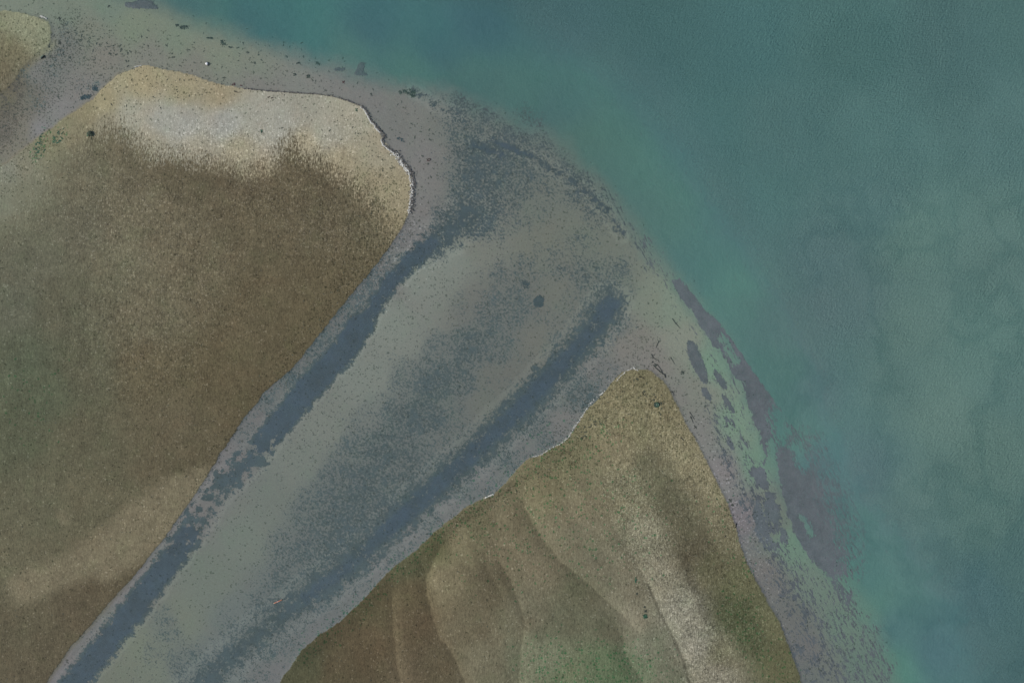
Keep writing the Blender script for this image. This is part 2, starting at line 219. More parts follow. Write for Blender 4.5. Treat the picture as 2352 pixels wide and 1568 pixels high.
f = 1 - np.exp(-.95 * (depth - .03)); f = np.clip(f, 0, .97)
tint = np.exp(-np.maximum(depth, 0)[..., None] * np.array([.30, .09, .11]))
Wc = TD * (1 - sm(-200, -20, -sdS))[..., None] + lin((98, 112, 108)) * sm(-200, -20, -sdS)[..., None]
Wc = np.where((sdS > 0)[..., None], TW, Wc) if False else (TD * sm(-60, 40, sdS)[..., None] + lin((100, 113, 109)) * (1 - sm(-60, 40, sdS))[..., None])
Wc = Wc * (1 + (sm(0, 80, sdS) * (.02 * n1 + .035 * n2 + pat))[..., None] * np.array([1.3, .9, .8]))
Wcal = np.array([1.22, 1.17, 1.13])      # loss at the surface
def bed(T):
    v = (T / EX - f[..., None] * Wc / EX) / ((1 - f[..., None]) * tint) ** 2 / .97
    ok = (1 - sm(.72, .9, f))[..., None]
    return np.clip(v, .015, .55) * ok + (lin((92, 104, 88)) / EX) * (1 - ok)
TL0 = idw(X, Y, cpL); sL = (np.maximum(sm(-24, 0, sdL), .85 * sm(75, 35, X) * sm(150, 180, Y)) * sm(80, 110, Y))[..., None]; TW = TW * (1 - sL) + TL0 * sL
sA = (.7 * sm(-9, 0, sdA) * sm(330, 250, X))[..., None]; TW = TW * (1 - sA) + lin((120, 114, 96)) * sA
halo = sm(.02, .18, dstrip) * (1 - sm(.3, .6, dstrip)) * sm(640, 900, X + Y) * sm(1560, 1440, X); TW = TW * (1 + .13 * halo)[..., None]
bedS = bed(TW)
# weed colours
deepish = sm(-90, 20, sdS)
cblue = lin((71, 84, 91)); cgreen = lin((76, 88, 88)); cmauve = lin((86, 92, 96)); cpur = lin((93, 100, 104))
side = sm(1480, 1620, X + (Y - 800) * -.3)[..., None]
strong = (sm(.75, .96, dstrip) * .8 + .5 * sm(.4, .8, dens) * (sm(0, 1, md + .5)))[..., None]
up = (sm(700, 540, Y) * .6)[..., None]; TWd = (cgreen * (1 - up) + lin((70, 82, 84)) * up) * (1 - strong) + cblue * strong
TWd = TWd * (1 - side) + cmauve * side
cre = (sm(420, 300, X) * sm(420, 300, Y))[..., None]
TWd = TWd * (1 - cre) + lin((80, 94, 93)) * cre; cr2 = (sm(85, 45, X) * sm(150, 190, Y) * sm(480, 400, Y))[..., None]; TWd = TWd * (1 - cr2) + lin((86, 84, 76)) * cr2
pm = np.clip(pur * 1.5, 0, 1)[..., None] * side
TWd = TWd * (1 - pm) + cpur * pm
v = (TWd / EX - (f * .95)[..., None] * Wc / EX) / ((1 - f)[..., None] * tint) ** 2 / .97
bedW = np.clip(v, .012, .4) * (1 + .5 * md + .5 * md2)[..., None]
wd = np.maximum(dens, pur * 1.05)

# land colours
TA = idw(X, Y, cpA) * np.array([1.06, 1.06, 1.08]); TAw = idw(X, Y, cpAw, 30) * .8 * 1.06 + lin((95, 87, 68)) * .2 * 1.06; TB = idw(X, Y, cpB, 18); TL = idw(X, Y, cpL)
algae = [(-3000,640),(0,560),(90,480),(150,400),(180,350),(215,305),(262,296),(300,308),(328,334),(352,350),(400,358),(440,366),(500,378),(560,394),(620,390),(650,350),(672,322),(694,350),(735,370),(775,395),(820,430),(862,470),(890,510),(905,545),(1000,560),(1000,3000),(-3000,3000)]
sdG = sdpoly(X + 16 * n2, Y + 34 * fbm(X * 3.2, Y, 30, 61) + 22 * n2, algae)
wA = .02 + 1.0 * sm(-44, 46, sdG)
tanst = [([(470,1110),(400,1130),(330,1180),(260,1235),(190,1290),(120,1320),(60,1345)],28,22,.85),([(455,1125),(400,1190),(340,1240),(240,1300)],26,20,.85),([(145,1180),(150,1190)],5,12,.6),([(330,480),(350,620),(360,740)],40,80,.12)]
tan = np.zeros(X.shape); stroke(tan, tanst)
TAw = TAw * (1 - tan[..., None]) + lin((121, 112, 90)) * tan[..., None]
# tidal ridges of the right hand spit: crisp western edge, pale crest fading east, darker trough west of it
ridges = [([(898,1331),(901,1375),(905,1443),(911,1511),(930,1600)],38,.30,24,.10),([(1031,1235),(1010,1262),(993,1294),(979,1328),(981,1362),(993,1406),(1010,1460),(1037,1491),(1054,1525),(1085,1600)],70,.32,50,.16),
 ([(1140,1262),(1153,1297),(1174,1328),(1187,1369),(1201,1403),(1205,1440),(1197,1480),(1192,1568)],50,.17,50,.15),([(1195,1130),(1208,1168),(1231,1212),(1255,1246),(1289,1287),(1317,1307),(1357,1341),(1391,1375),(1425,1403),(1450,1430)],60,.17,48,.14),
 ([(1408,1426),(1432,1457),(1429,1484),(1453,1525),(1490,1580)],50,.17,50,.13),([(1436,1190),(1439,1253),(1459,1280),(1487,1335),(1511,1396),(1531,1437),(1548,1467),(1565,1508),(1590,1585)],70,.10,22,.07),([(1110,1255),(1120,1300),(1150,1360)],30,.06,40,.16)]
mulB = np.ones(X.shape)
for pts, wl, al, wd_, ad in ridges:
    b = Box(pts, 110).sl; px, py = Xw[b], Yw[b]
    D = dseg(px, py, pts)
    # which side: sign from nearest segment
    sgn = np.zeros(px.shape); best = np.full(px.shape, 1e9)
    for (ax, ay), (bx, by) in zip(pts[:-1], pts[1:]):
        dx, dy = bx - ax, by - ay; L = dx * dx + dy * dy
        t = np.clip(((px - ax) * dx + (py - ay) * dy) / L, 0, 1)
        q = (px - ax - t * dx) ** 2 + (py - ay - t * dy) ** 2
        m = q < best; best = np.where(m, q, best); sgn = np.where(m, np.sign(dx * (py - ay) - dy * (px - ax)), sgn)
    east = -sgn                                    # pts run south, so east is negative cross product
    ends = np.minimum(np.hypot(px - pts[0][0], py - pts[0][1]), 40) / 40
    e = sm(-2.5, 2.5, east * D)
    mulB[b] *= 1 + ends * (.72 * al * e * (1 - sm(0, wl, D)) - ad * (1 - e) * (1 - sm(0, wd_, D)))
    height[b] += ends * .025 * e * (1 - sm(0, wl, D)) * landB[b]
darkline = [([(1487,1338),(1511,1396),(1531,1437),(1548,1467),(1565,1508),(1584,1570)],2.5)]
for pts, hw in darkline:
    b = Box(pts, 20).sl; D = dseg(Xw[b], Yw[b], pts); mulB[b] *= 1 - .34 * (1 - sm(hw * .5, hw * 2.0, D))
for pts, hw, fe, a in [([(1490,1060),(1530,1130),(1555,1220),(1590,1330),(1620,1400),(1635,1440)],6,50,.06),([(1570,1280),(1600,1360),(1622,1420)],5,12,.14),([(1660,1370),(1700,1420),(1740,1480)],20,40,.08),([(1010,1250),(960,1290),(900,1330),(830,1400),(770,1450),(700,1510)],8,24,.13),([(1300,1035),(1180,1110),(1100,1170),(1020,1225)],3,12,.12)]:
    b = Box(pts, hw + fe + 5).sl; D = dseg(Xw[b] + 8 * n2[b], Yw[b], pts); mulB[b] *= 1 - a * (1 - sm(hw, hw + fe, D))
u_ = Xw * .89 - Yw * .45; v_ = Xw * .45 + Yw * .89; gl_ = fbm(u_ + 12 * n1, v_ * .16, 26, 301, 5, .6); mulB *= 1 + .30 * gl_ * sm(0, 60, sdB)
TAw = TAw * (1 + .22 * fbm(Xw, Yw * .22, 16, 311, 4, .6) + .10 * n2)[..., None]
TB = TB * (mulB ** 1.35)[..., None]

base = bedS.copy(); weed = bedW.copy(); den = wd.copy()
grain = np.full(X.shape, .35) * (1 - .7 * sm(0, 100, sdS))
flk = np.zeros(X.shape + (4,))
def put(mask, T, Tw, dn):
    base[mask] = (T / EX)[mask]; weed[mask] = (Tw / EX)[mask]; den[mask] = dn[mask] if hasattr(dn, 'shape') else dn
put(landA, TA, TAw, wA)
put(landB, TB * 1.04, TB * .70, .14)
dl = np.clip(.25 + .3 * sm(150, 20, X + 0 * Y) * sm(60, 220, Y), 0, 1)
put(landL, TL * 1.06, TL * .76, dl * .7)
# the wet margin of the old creek blends the two banks
gm = sm(-40, 30, sdA) * sm(360, 460, Y) * 0
grain[land] = .68; grain = np.where(landA, .42 + .36 * np.clip(wA, 0, 1), grain)
# flecks: dark, pale, green ; alpha = streak direction mode
def add(ch, items):
    F = np.zeros(X.shape); stroke(F, items); flk[..., ch] = np.maximum(flk[..., ch], F)
    if ch == 1: grain[:] = np.where(land, grain + .75 * F, grain)
flk[..., 0] = np.where(land, .05, .10 * (1 - sm(-60, 10, sdS)))
flk[..., 1] = np.where(land, .10, .0)
add(0, [([(1455,880),(1400,930),(1340,990),(1300,1040)],40,50,.75),([(1500,900),(1560,1000)],30,50,.6),([(1260,1080),(1150,1140),(1020,1220)],14,26,.6),([(870,420),(900,480),(890,540)],50,50,.6),([(840,600),(760,700),(690,790),(640,860)],14,40,.55),
 ([(80,60),(30,160)],40,60,.3),([(110,320),(20,400)],30,50,.45),([(40,260),(0,330)],30,40,.7),([(830,280),(880,350)],20,30,.25),([(420,190),(300,230)],60,60,.16),([(1600,1060),(1670,1180)],16,30,.3),([(650,850),(500,1050),(380,1230)],10,20,.35),
 ([(1470,780),(1440,830),(1400,880)],40,50,.45),([(1560,860),(1620,980),(1680,1080)],50,40,.25),([(960,560),(1000,640),(900,760),(800,900),(700,1020)],40,60,.3),([(300,130),(450,180),(700,190)],40,60,.22),([(155,55),(170,80),(140,110),(118,150),(105,190),(90,235)],28,26,1.0),([(180,65),(215,100),(200,135)],22,34,.8),([(215,190),(190,205),(170,215)],14,20,.6),([(285,120),(300,150)],24,30,.4),([(260,100),(300,140),(200,170)],40,50,.4)])
add(1, [([(1440,1110),(1480,1220),(1540,1330),(1600,1440),(1640,1560)],40,50,.9),([(1440,950),(1560,1060),(1640,1180),(1690,1290)],50,60,.5),([(1560,1150),(1640,1330),(1720,1460)],40,60,.45),([(300,480),(420,620),(330,760)],110,120,.42),([(600,420),(750,500),(850,560)],70,90,.5),([(450,340),(620,350),(760,350)],40,60,.5)])
add(2, [([(110,300),(90,340),(85,360)],8,10,.85),([(130,320),(150,310)],8,16,.55),([(1300,1030),(1180,1100),(1100,1160),(1000,1240),(890,1330),(800,1420),(700,1500)],12,24,.5),([(1300,1100),(1150,1200),(1400,1200)],80,90,.25),([(1250,1510),(1330,1550),(1420,1520),(1480,1560)],40,50,.55),([(1650,1180),(1690,1290)],20,40,.25),
 ([(1690,1400),(1740,1480),(1790,1560)],24,40,.5),([(1400,1000),(1340,1060)],20,40,.4),([(80,950),(100,850)],30,60,.15),([(1700,1290),(1715,1310)],8,14,.6)])
flk[..., 3] = sm(1500, 1600, X - (Y - 800) * .45 + 60 * n1) * (~land)
for k in range(3): flk[..., k] *= np.clip(1 - far / 4000, .2, 1)

dq = np.clip(den, .0005, .9995)
thr = .5 + SIG * 4.91 * ((1 - dq) ** .14 - dq ** .14)
# ---------------------------------------------------------------- materials
class NT:
    def __init__(s, name):
        s.m = bpy.data.materials.new(name); s.m.use_nodes = True; s.t = s.m.node_tree; s.t.nodes.clear(); s.out = s.n('OutputMaterial')
    def n(s, k, **kw):
        q = s.t.nodes.new('ShaderNode' + k)
        for a, b in kw.items(): setattr(q, a, b)
        return q
    def l(s, a, b): s.t.links.new(a, b)
    def put(s, sock, v):
        if hasattr(v, 'is_output') or isinstance(v, bpy.types.NodeSocket): s.l(v, sock)
        else: sock.default_value = v
    def math(s, op, a, b=None, c=None, clamp=False):
        q = s.n('Math', operation=op); q.use_clamp = clamp
        for i, v in enumerate((a, b, c)):
            if v is not None: s.put(q.inputs[i], v)
        return q.outputs[0]
    def mixc(s, fac, a, b, mode='MIX'):
        q = s.n('Mix', data_type='RGBA', blend_type=mode); q.clamp_factor = True
        s.put(q.inputs[0], fac); s.put(q.inputs[6], a); s.put(q.inputs[7], b); return q.outputs[2]
    def mr(s, v, a, b, c=0., d=1., smooth=True):
        q = s.n('MapRange'); q.interpolation_type = 'SMOOTHSTEP' if smooth else 'LINEAR'
        for i, x in enumerate((v, a, b, c, d)): s.put(q.inputs[i], x)
        return q.outputs[0]
    def coord(s, out='Object'): return s.n('TexCoord').outputs[out]
    def scale(s, vec, sx, sy, sz=1, rot=0):
        if rot:
            r = s.n('VectorRotate', rotation_type='Z_AXIS'); s.l(vec, r.inputs[0]); r.inputs['Angle'].default_value = rot; vec = r.outputs[0]
        q = s.n('VectorMath', operation='MULTIPLY'); s.l(vec, q.inputs[0]); q.inputs[1].default_value = (sx, sy, sz); return q.outputs[0]
    def noise(s, vec, sc, det=3, rough=.55, dist=0.):
        q = s.n('TexNoise'); s.l(vec, q.inputs['Vector']); q.inputs['Scale'].default_value = sc; q.inputs['Detail'].default_value = det
        q.inputs['Roughness'].default_value = rough; q.inputs['Distortion'].default_value = dist; return q.outputs['Fac']
    def attr(s, name):
        q = s.n('Attribute'); q.attribute_name = name; return q

def ground_material():
    M = NT('tidal_flat'); co = M.coord()
    a = M.attr('base_colour'); wdn = M.attr('weed_colour'); fl = M.attr('flecks')
    sep = M.n('SeparateColor'); M.l(fl.outputs['Color'], sep.inputs[0])
    iso = M.noise(M.scale(co, 1, 1, 1), 3.5, 5, .80); iso2 = M.noise(M.scale(co, .7, 1.9, 1, R(52)), 4.8, 5, .76)
    strk = M.noise(M.scale(co, 2.4, .62, 1, R(-26.6)), 1.7, 6, .74)
    mud = M.noise(M.scale(co, 2.6, .8, 1, R(4)), 2.6, 5, .74)
    isom = M.math('ADD', M.math('MULTIPLY', M.noise(co, 1.1, 8, .80), .22), M.math('ADD', M.math('MULTIPLY', iso, .43), M.math('MULTIPLY', iso2, .35)))
    nz = M.n('Mix', data_type='FLOAT'); M.l(fl.outputs['Alpha'], nz.inputs[0]); M.l(isom, nz.inputs[2]); M.l(strk, nz.inputs[3])
    hgt = M.n('SeparateXYZ'); M.l(M.n('NewGeometry').outputs['Position'], hgt.inputs[0])
    isl = M.mr(hgt.outputs[2], -.01, .02)
    nz2 = M.n('Mix', data_type='FLOAT'); M.l(isl, nz2.inputs[0]); M.l(nz.outputs[0], nz2.inputs[2]); M.l(mud, nz2.inputs[3])
    d = wdn.outputs['Alpha']
    th = d
    soft = M.math('ADD', M.math('MULTIPLY_ADD', isl, .06, .024), M.mr(hgt.outputs[2], -.32, -.85, 0, .17))
    mask = M.mr(nz2.outputs[0], M.math('SUBTRACT', th, soft), M.math('ADD', th, soft))
    c = M.mixc(mask, a.outputs['Color'], wdn.outputs['Color'])
    # fine grain
    g1 = M.noise(co, 3.3, 4, .75); g2 = M.noise(co, 9.0, 2, .6); g3 = M.noise(M.scale(co, 2.6, .8), 2.4, 4, .7)
    g = M.math('ADD', M.math('MULTIPLY', M.math('SUBTRACT', g1, .5), 1.1), M.math('MULTIPLY', M.math('SUBTRACT', g2, .5), 1.3))
    g = M.math('ADD', g, M.math('MULTIPLY', M.math('MULTIPLY', M.math('SUBTRACT', g3, .5), M.math('MULTIPLY_ADD', isl, 1.3, .6)), 1.))
    g = M.math('ADD', g, M.math('MULTIPLY', M.math('MULTIPLY', M.math('SUBTRACT', M.noise(co, .55, 7, .7), .5), isl), .9))
    gg = M.math('MULTIPLY_ADD', M.math('MULTIPLY', g, a.outputs['Alpha']), 1.0, 1.0, clamp=False)
    q = M.n('VectorMath', operation='SCALE'); M.l(c, q.inputs[0]); M.l(gg, q.inputs['Scale']); c = q.outputs[0]
    # slow colour drift (greenish diatom film / reddish silt)
    dr = M.noise(co, .35, 4, .6)
    c = M.mixc(M.mr(dr, .5, .75, 0, .35), c, M.mixc(1., c, (.90, 1.05, .93, 1), 'MULTIPLY'))
    c = M.mixc(M.mr(dr, .5, .25, 0, .35), c, M.mixc(1., c, (1.07, .95, .93, 1), 'MULTIPLY'))
    # separate flecks
    def fleck(c, dens, sc, r0, r1, colr, off, isv=None):
        v = M.n('VectorMath', operation='ADD'); M.l(co, v.inputs[0]); v.inputs[1].default_value = off
        wn = M.n('TexNoise'); M.l(v.outputs[0], wn.inputs['Vector']); wn.inputs['Scale'].default_value = 3.5; wn.inputs['Detail'].default_value = 2
        vv = M.n('VectorMath', operation='MULTIPLY_ADD'); M.l(wn.outputs['Color'], vv.inputs[0]); vv.inputs[1].default_value = (.5, .5, 0); M.l(v.outputs[0], vv.inputs[2])
        sc2 = M.scale(vv.outputs[0], 1, 1, 0)
        q = M.n('TexVoronoi', feature='F1', distance='EUCLIDEAN'); q.voronoi_dimensions = '2D'; M.l(sc2, q.inputs['Vector']); q.inputs['Scale'].default_value = sc
        sc_ = M.n('SeparateColor'); M.l(q.outputs['Color'], sc_.inputs[0])
        on = M.math('LESS_THAN', sc_.outputs[0], dens)
        rr = M.math('MULTIPLY_ADD', sc_.outputs[1], r1 - r0, r0)
        k = M.mr(q.outputs['Distance'], M.math('MULTIPLY', rr, 1.25), M.math('MULTIPLY', rr, .75))
        return M.mixc(M.math('MULTIPLY', on, k), c, colr(c))
    c = fleck(c, sep.outputs[0], 3.6, .15, .42, lambda c: M.mixc(1., c, (.50, .53, .50, 1), 'MULTIPLY'), (0, 0, 0))
    c = fleck(c, sep.outputs[1], 3.9, .12, .38, lambda c: M.mixc(1., M.mixc(1., c, (1.42, 1.42, 1.46, 1), 'MULTIPLY'), (.022, .022, .020, 1), 'ADD'), (31, 7, 0))
    c = fleck(c, sep.outputs[2], 2.9, .12, .40, lambda c: M.mixc(1., c, (.42, .80, .60, 1), 'MULTIPLY'), (11, 57, 0))
    bs = M.n('BsdfPrincipled'); M.l(c, bs.inputs['Base Color']); bs.inputs['Roughness'].default_value = .85; bs.inputs['Specular IOR Level'].default_value = .15
    bn = M.noise(co, 4.5, 6, .7); bn2 = M.noise(M.scale(co, 1, 2.4, 1, R(25)), 1.4, 3, .5)
    hh = M.math('ADD', M.math('MULTIPLY', bn, .9), M.math('MULTIPLY', bn2, .5))
    bp = M.n('Bump'); bp.inputs['Strength'].default_value = .36; bp.inputs['Distance'].default_value = .12; M.l(hh, bp.inputs['Height']); M.l(bp.outputs[0], bs.inputs['Normal'])
    M.l(bs.outputs[0], M.out.inputs[0]); return M.m

def water_material():
    M = NT('sea_water'); co = M.coord()
    a = M.attr('water_colour'); t = M.attr('clarity')
    r1 = M.noise(M.scale(co, 1, 2.6, 1, R(-38)), 1.9, 4, .6, .6); r2 = M.noise(M.scale(co, 1, 2.2, 1, R(-42)), 3.6, 3, .6)
    r3 = M.noise(co, .045, 3, .6)
    hh = M.math('ADD', M.math('MULTIPLY', r1, 1.0), M.math('MULTIPLY', r2, .8))
    hh = M.math('MULTIPLY', hh, M.mr(r3, .38, .62, .65, 1.0))
    bp = M.n('Bump'); bp.inputs['Strength'].default_value = 1.0; bp.inputs['Distance'].default_value = .26; M.l(hh, bp.inputs['Height'])
    sus = M.noise(co, 4.5, 4, .8)
    q = M.n('VectorMath', operation='SCALE'); M.l(a.outputs['Color'], q.inputs[0]); M.l(M.mr(sus, .2, .8, .80, 1.20, False), q.inputs['Scale'])
    df = M.n('BsdfDiffuse'); M.l(q.outputs[0], df.inputs[0]); M.l(bp.outputs[0], df.inputs['Normal'])
    tr = M.n('BsdfTransparent'); M.l(t.outputs['Color'], tr.inputs[0])
    mx = M.n('MixShader'); M.l(a.outputs['Alpha'], mx.inputs[0]); M.l(tr.outputs[0], mx.inputs[1]); M.l(df.outputs[0], mx.inputs[2])
    bp2 = M.n('Bump'); bp2.inputs['Strength'].default_value = .22; bp2.inputs['Distance'].default_value = .06; M.l(hh, bp2.inputs['Height'])
    gl = M.n('BsdfGlossy'); gl.inputs['Roughness'].default_value = .06; M.l(bp2.outputs[0], gl.inputs['Normal'])
    ge = M.n('NewGeometry'); dt = M.n('VectorMath', operation='DOT_PRODUCT'); M.l(ge.outputs['Incoming'], dt.inputs[0]); M.l(bp2.outputs[0], dt.inputs[1])
    fz = M.math('MULTIPLY_ADD', M.math('POWER', M.math('SUBTRACT', 1., M.math('ABSOLUTE', dt.outputs['Value'])), 5.), .98, .02)   # reflectance of water, same from both sides
    m2 = M.n('MixShader'); M.l(fz, m2.inputs[0]); M.l(mx.outputs[0], m2.inputs[1]); M.l(gl.outputs[0], m2.inputs[2])
    M.l(m2.outputs[0], M.out.inputs[0]); return M.m

def grid_object(name, X_, Y_, Z, attrs, mat):
    ny, nx = Z.shape
    me = bpy.data.meshes.new(name); me.vertices.add(nx * ny)
    me.vertices.foreach_set('co', np.stack([X_, Y_, Z], -1).astype(np.float32).ravel())
    i = np.arange(nx * ny, dtype=np.int32).reshape(ny, nx)
    q = np.stack([i[1:, :-1], i[1:, 1:], i[:-1, 1:], i[:-1, :-1]], -1).reshape(-1, 4)
    me.loops.add(q.size); me.loops.foreach_set('vertex_index', q.ravel()); me.polygons.add(len(q))
    me.polygons.foreach_set('loop_start', np.arange(0, q.size, 4, dtype=np.int32)); me.update(calc_edges=True)
    me.polygons.foreach_set('use_smooth', np.ones(len(q), bool))
    for k, v_ in attrs.items():
        c = me.color_attributes.new(k, 'FLOAT_COLOR', 'POINT'); c.data.foreach_set('color', v_.astype(np.float32).ravel())
    me.materials.append(mat); me.validate()
    o = bpy.data.objects.new(name, me); col.objects.link(o); return o
WX, WY = np.meshgrid(wx, wy)
ground = grid_object('ground', WX, WY, height, {
    'base_colour': np.concatenate([base, grain[..., None]], -1), 'weed_colour': np.concatenate([weed, thr[..., None]], -1), 'flecks': flk}, ground_material())
ground['kind'] = 'structure'; ground['label'] = 'brown mud banks, pale sand and the bed of the shallows'
k = 2
sub = (slice(None, None, k), slice(None, None, k))
water = grid_object('water', WX[sub], WY[sub], np.zeros(WX[sub].shape), {
    'water_colour': np.concatenate([Wc * Wcal / EX, f[..., None]], -1)[sub], 'clarity': np.concatenate([tint, np.ones(f.shape + (1,))], -1)[sub]}, water_material())
water['kind'] = 'structure'; water['label'] = 'teal sea water and the shallow channel between the banks'

def hgt_at(x, y):                        # ground height at layout coordinates
    i = min(max(np.searchsorted(gx, x), 0), len(gx) - 1); j = min(max(np.searchsorted(gy, y), 0), len(gy) - 1)
    return float(height[j, i])
# ---------------------------------------------------------------- objects
def mat(name, c, rough=.8, bump=.3, var=.25, sc=8, c2=None, amt=.5):
    M = NT(name); co = M.coord('Object'); n = M.noise(co, sc, 4, .6)
    k = M.mr(n, .3, .7, 1 - var, 1 + var, False)
    q = M.n('VectorMath', operation='SCALE')
    if c2: M.l(M.mixc(M.mr(M.noise(co, sc * .5, 3, .6), .5 + .25 * (1 - 2 * amt) - .04, .5 + .25 * (1 - 2 * amt) + .04), (*c, 1), (*c2, 1)), q.inputs[0])
    else: q.inputs[0].default_value = c
    M.l(k, q.inputs['Scale'])
    b = M.n('BsdfPrincipled'); M.l(q.outputs[0], b.inputs['Base Color']); b.inputs['Roughness'].default_value = rough; b.inputs['Specular IOR Level'].default_value = .3
    bp = M.n('Bump'); bp.inputs['Strength'].default_value = bump; bp.inputs['Distance'].default_value = .03; M.l(n, bp.inputs['Height']); M.l(bp.outputs[0], b.inputs['Normal'])
    M.l(b.outputs[0], M.out.inputs[0]); return M.m
m_rub = mat('worn_rubber', (.018, .026, .018), .7, c2=(.05, .10, .06), amt=.45)
m_rim = mat('slimy_rim', (.12, .19, .14), .7, c2=(.05, .10, .06))
m_hub = mat('silted_hub', (.16, .22, .17), .8)
m_green = mat('green_weed', (.035, .13, .07), .6, c2=(.02, .05, .03))
m_dweed = mat('dark_weed', (.035, .045, .034), .6, c2=(.055, .07, .045), sc=3)
m_rweed = mat('red_weed', (.10, .035, .035), .6)
m_bweed = mat('blue_green_weed', (.035, .075, .085), .6)
m_pweed = mat('purple_brown_weed', (.19, .18, .19), .7, c2=(.15, .15, .16), sc=2)
m_bed = mat('silty_weed', (.075, .10, .11), .7, c2=(.055, .08, .09), sc=3)
m_wood = mat('waterlogged_wood', (.07, .068, .055), .85, c2=(.03, .03, .025))
m_blk = mat('blackened_wood', (.012, .014, .010), .8)
m_wood2 = mat('algae_wood', (.12, .19, .15), .85)
m_rock = mat('dark_rock', (.03, .04, .022), .8, c2=(.08, .10, .06))
m_white = mat('weathered_white_plastic', (.78, .76, .72), .5, .1, .08)
m_pink = mat('faded_pink_plastic', (.42, .30, .27), .5, .1, .1)
m_float_shade = mat('float_shade', (.04, .042, .035), .6)  # dark tone for the float's painted shadow
m_or = mat('faded_orange_paint', (.55, .20, .11), .6, .15, .12)
m_or2 = mat('pale_pink_band', (.72, .45, .38), .6, .1, .1)
m_cream = mat('cream_tip', (.62, .52, .38), .6, .1, .1)
m_shell = mat('pale_shell', (.62, .60, .53), .6, .2, .25, 5)
m_wrack_shade = mat('wrack_and_ridge_shade', (.09, .085, .075), .8, c2=(.16, .15, .13))  # wrack colour, also used for the painted shade of the shell ridge
m_stone = mat('pale_stone', (.40, .38, .32), .8)

def link(name, me, m, parent=None, loc=None, rz=0):
    me.materials.append(m) if not me.materials else None
    o = bpy.data.objects.new(name, me); col.objects.link(o)
    if parent: o.parent = parent
    if loc is not None: o.location = loc
    o.rotation_euler = (0, 0, rz); return o
def tag(o, label, cat, group=None):
    o['label'] = label; o['category'] = cat
    if group: o['group'] = group
    return o
def thing(name, label, cat, loc, rz=0, group=None):
    o = bpy.data.objects.new(name, None); col.objects.link(o); o.location = loc; o.rotation_euler = (0, 0, rz); o.empty_display_size = .2
    return tag(o, label, cat, group)
def bm_mesh(name, bm, smooth=True):
    me = bpy.data.meshes.new(name); bm.normal_update(); bm.to_mesh(me); bm.free()
    if smooth: me.polygons.foreach_set('use_smooth', [True] * len(me.polygons))
    return me
def lathe(name, prof, n=40, jit=0, seed=0):
    q = random.Random(seed); bm = bmesh.new(); rings = []
    for r_, z in prof:
        rings.append([bm.verts.new(((r_ + q.uniform(-jit, jit)) * math.cos(2 * math.pi * k / n), (r_ + q.uniform(-jit, jit)) * math.sin(2 * math.pi * k / n), z + q.uniform(-jit, jit))) for k in range(n)])
    for a, b in zip(rings[:-1], rings[1:]):
        for k in range(n): bm.faces.new((a[k], a[(k + 1) % n], b[(k + 1) % n], b[k]))
    bm.faces.new(rings[-1]); bm.faces.new(rings[0][::-1]); return bm_mesh(name, bm)
def tube(name, pts, rad, n=7, seed=0):
    q = random.Random(seed); bm = bmesh.new(); rings = []
    P = [Vector(p) for p in pts]; fine = []
    for a, b in zip(P[:-1], P[1:]):
        m_ = max(1, int((b - a).length / .12))
        for k in range(m_): fine.append(a.lerp(b, k / m_))
    fine.append(P[-1]); L = len(fine) - 1
    for i, p in enumerate(fine):
        d = (fine[min(i + 1, L)] - fine[max(i - 1, 0)]).normalized(); s_ = d.cross(Vector((0, 0, 1))).normalized(); u = s_.cross(d)
        t = i / max(L, 1); r_ = rad(t) if callable(rad) else rad
        off = s_ * q.uniform(-.25, .25) * r_; r_ *= q.uniform(.85, 1.15)
        rings.append([bm.verts.new(p + off + (s_ * math.cos(2 * math.pi * k / n) + u * math.sin(2 * math.pi * k / n)) * r_) for k in range(n)])
    for a, b in zip(rings[:-1], rings[1:]):
        for k in range(n): bm.faces.new((a[k], a[(k + 1) % n], b[(k + 1) % n], b[k]))
    bm.faces.new(rings[-1]); bm.faces.new(rings[0][::-1]); return bm_mesh(name, bm)
def blades(name, pts, ln, wd_, hz, seed=0, dirn=None, spread=math.pi):
    """arched ribbons of weed at the given ground points (x, y, z), one mesh"""
    q = np.random.default_rng(seed); n = len(pts); P = np.asarray(pts, float)
    a = (q.uniform(-spread, spread, n) + (0 if dirn is None else dirn)); L = ln * q.uniform(.5, 1.3, n); w_ = wd_ * q.uniform(.6, 1.3, n); h_ = hz * q.uniform(.4, 1.2, n)
    cur = q.uniform(-.6, .6, n); V = []; K = 5
    for k in range(K):
        t = k / (K - 1) - .5; aa = a + cur * t * 2
        cx_ = P[:, 0] + np.cos(aa) * L * t; cy_ = P[:, 1] + np.sin(aa) * L * t; z = P[:, 2] + h_ * (1 - (2 * t) ** 2 * .9)
        ww = w_ * (1 - (2 * abs(t)) ** 2 * .75) / 2
        V.append(np.stack([cx_ - np.sin(aa) * ww, cy_ + np.cos(aa) * ww, z - .4 * h_], -1)); V.append(np.stack([cx_, cy_, z], -1)); V.append(np.stack([cx_ + np.sin(aa) * ww, cy_ - np.cos(aa) * ww, z - .4 * h_], -1))
    V = np.stack(V, 1).reshape(-1, 3); F = []
    for k in range(K - 1):
        for s_ in (0, 1):
            b0 = k * 3 + s_; F.append(np.stack([np.arange(n) * 3 * K + j for j in (b0, b0 + 1, b0 + 4, b0 + 3)], -1))
    F = np.concatenate(F)
    me = bpy.data.meshes.new(name); me.vertices.add(len(V)); me.vertices.foreach_set('co', V.astype(np.float32).ravel())
    me.loops.add(F.size); me.loops.foreach_set('vertex_index', F.astype(np.int32).ravel()); me.polygons.add(len(F)); me.polygons.foreach_set('loop_start', np.arange(0, F.size, 4, dtype=np.int32)); me.update(calc_edges=True)
    return me
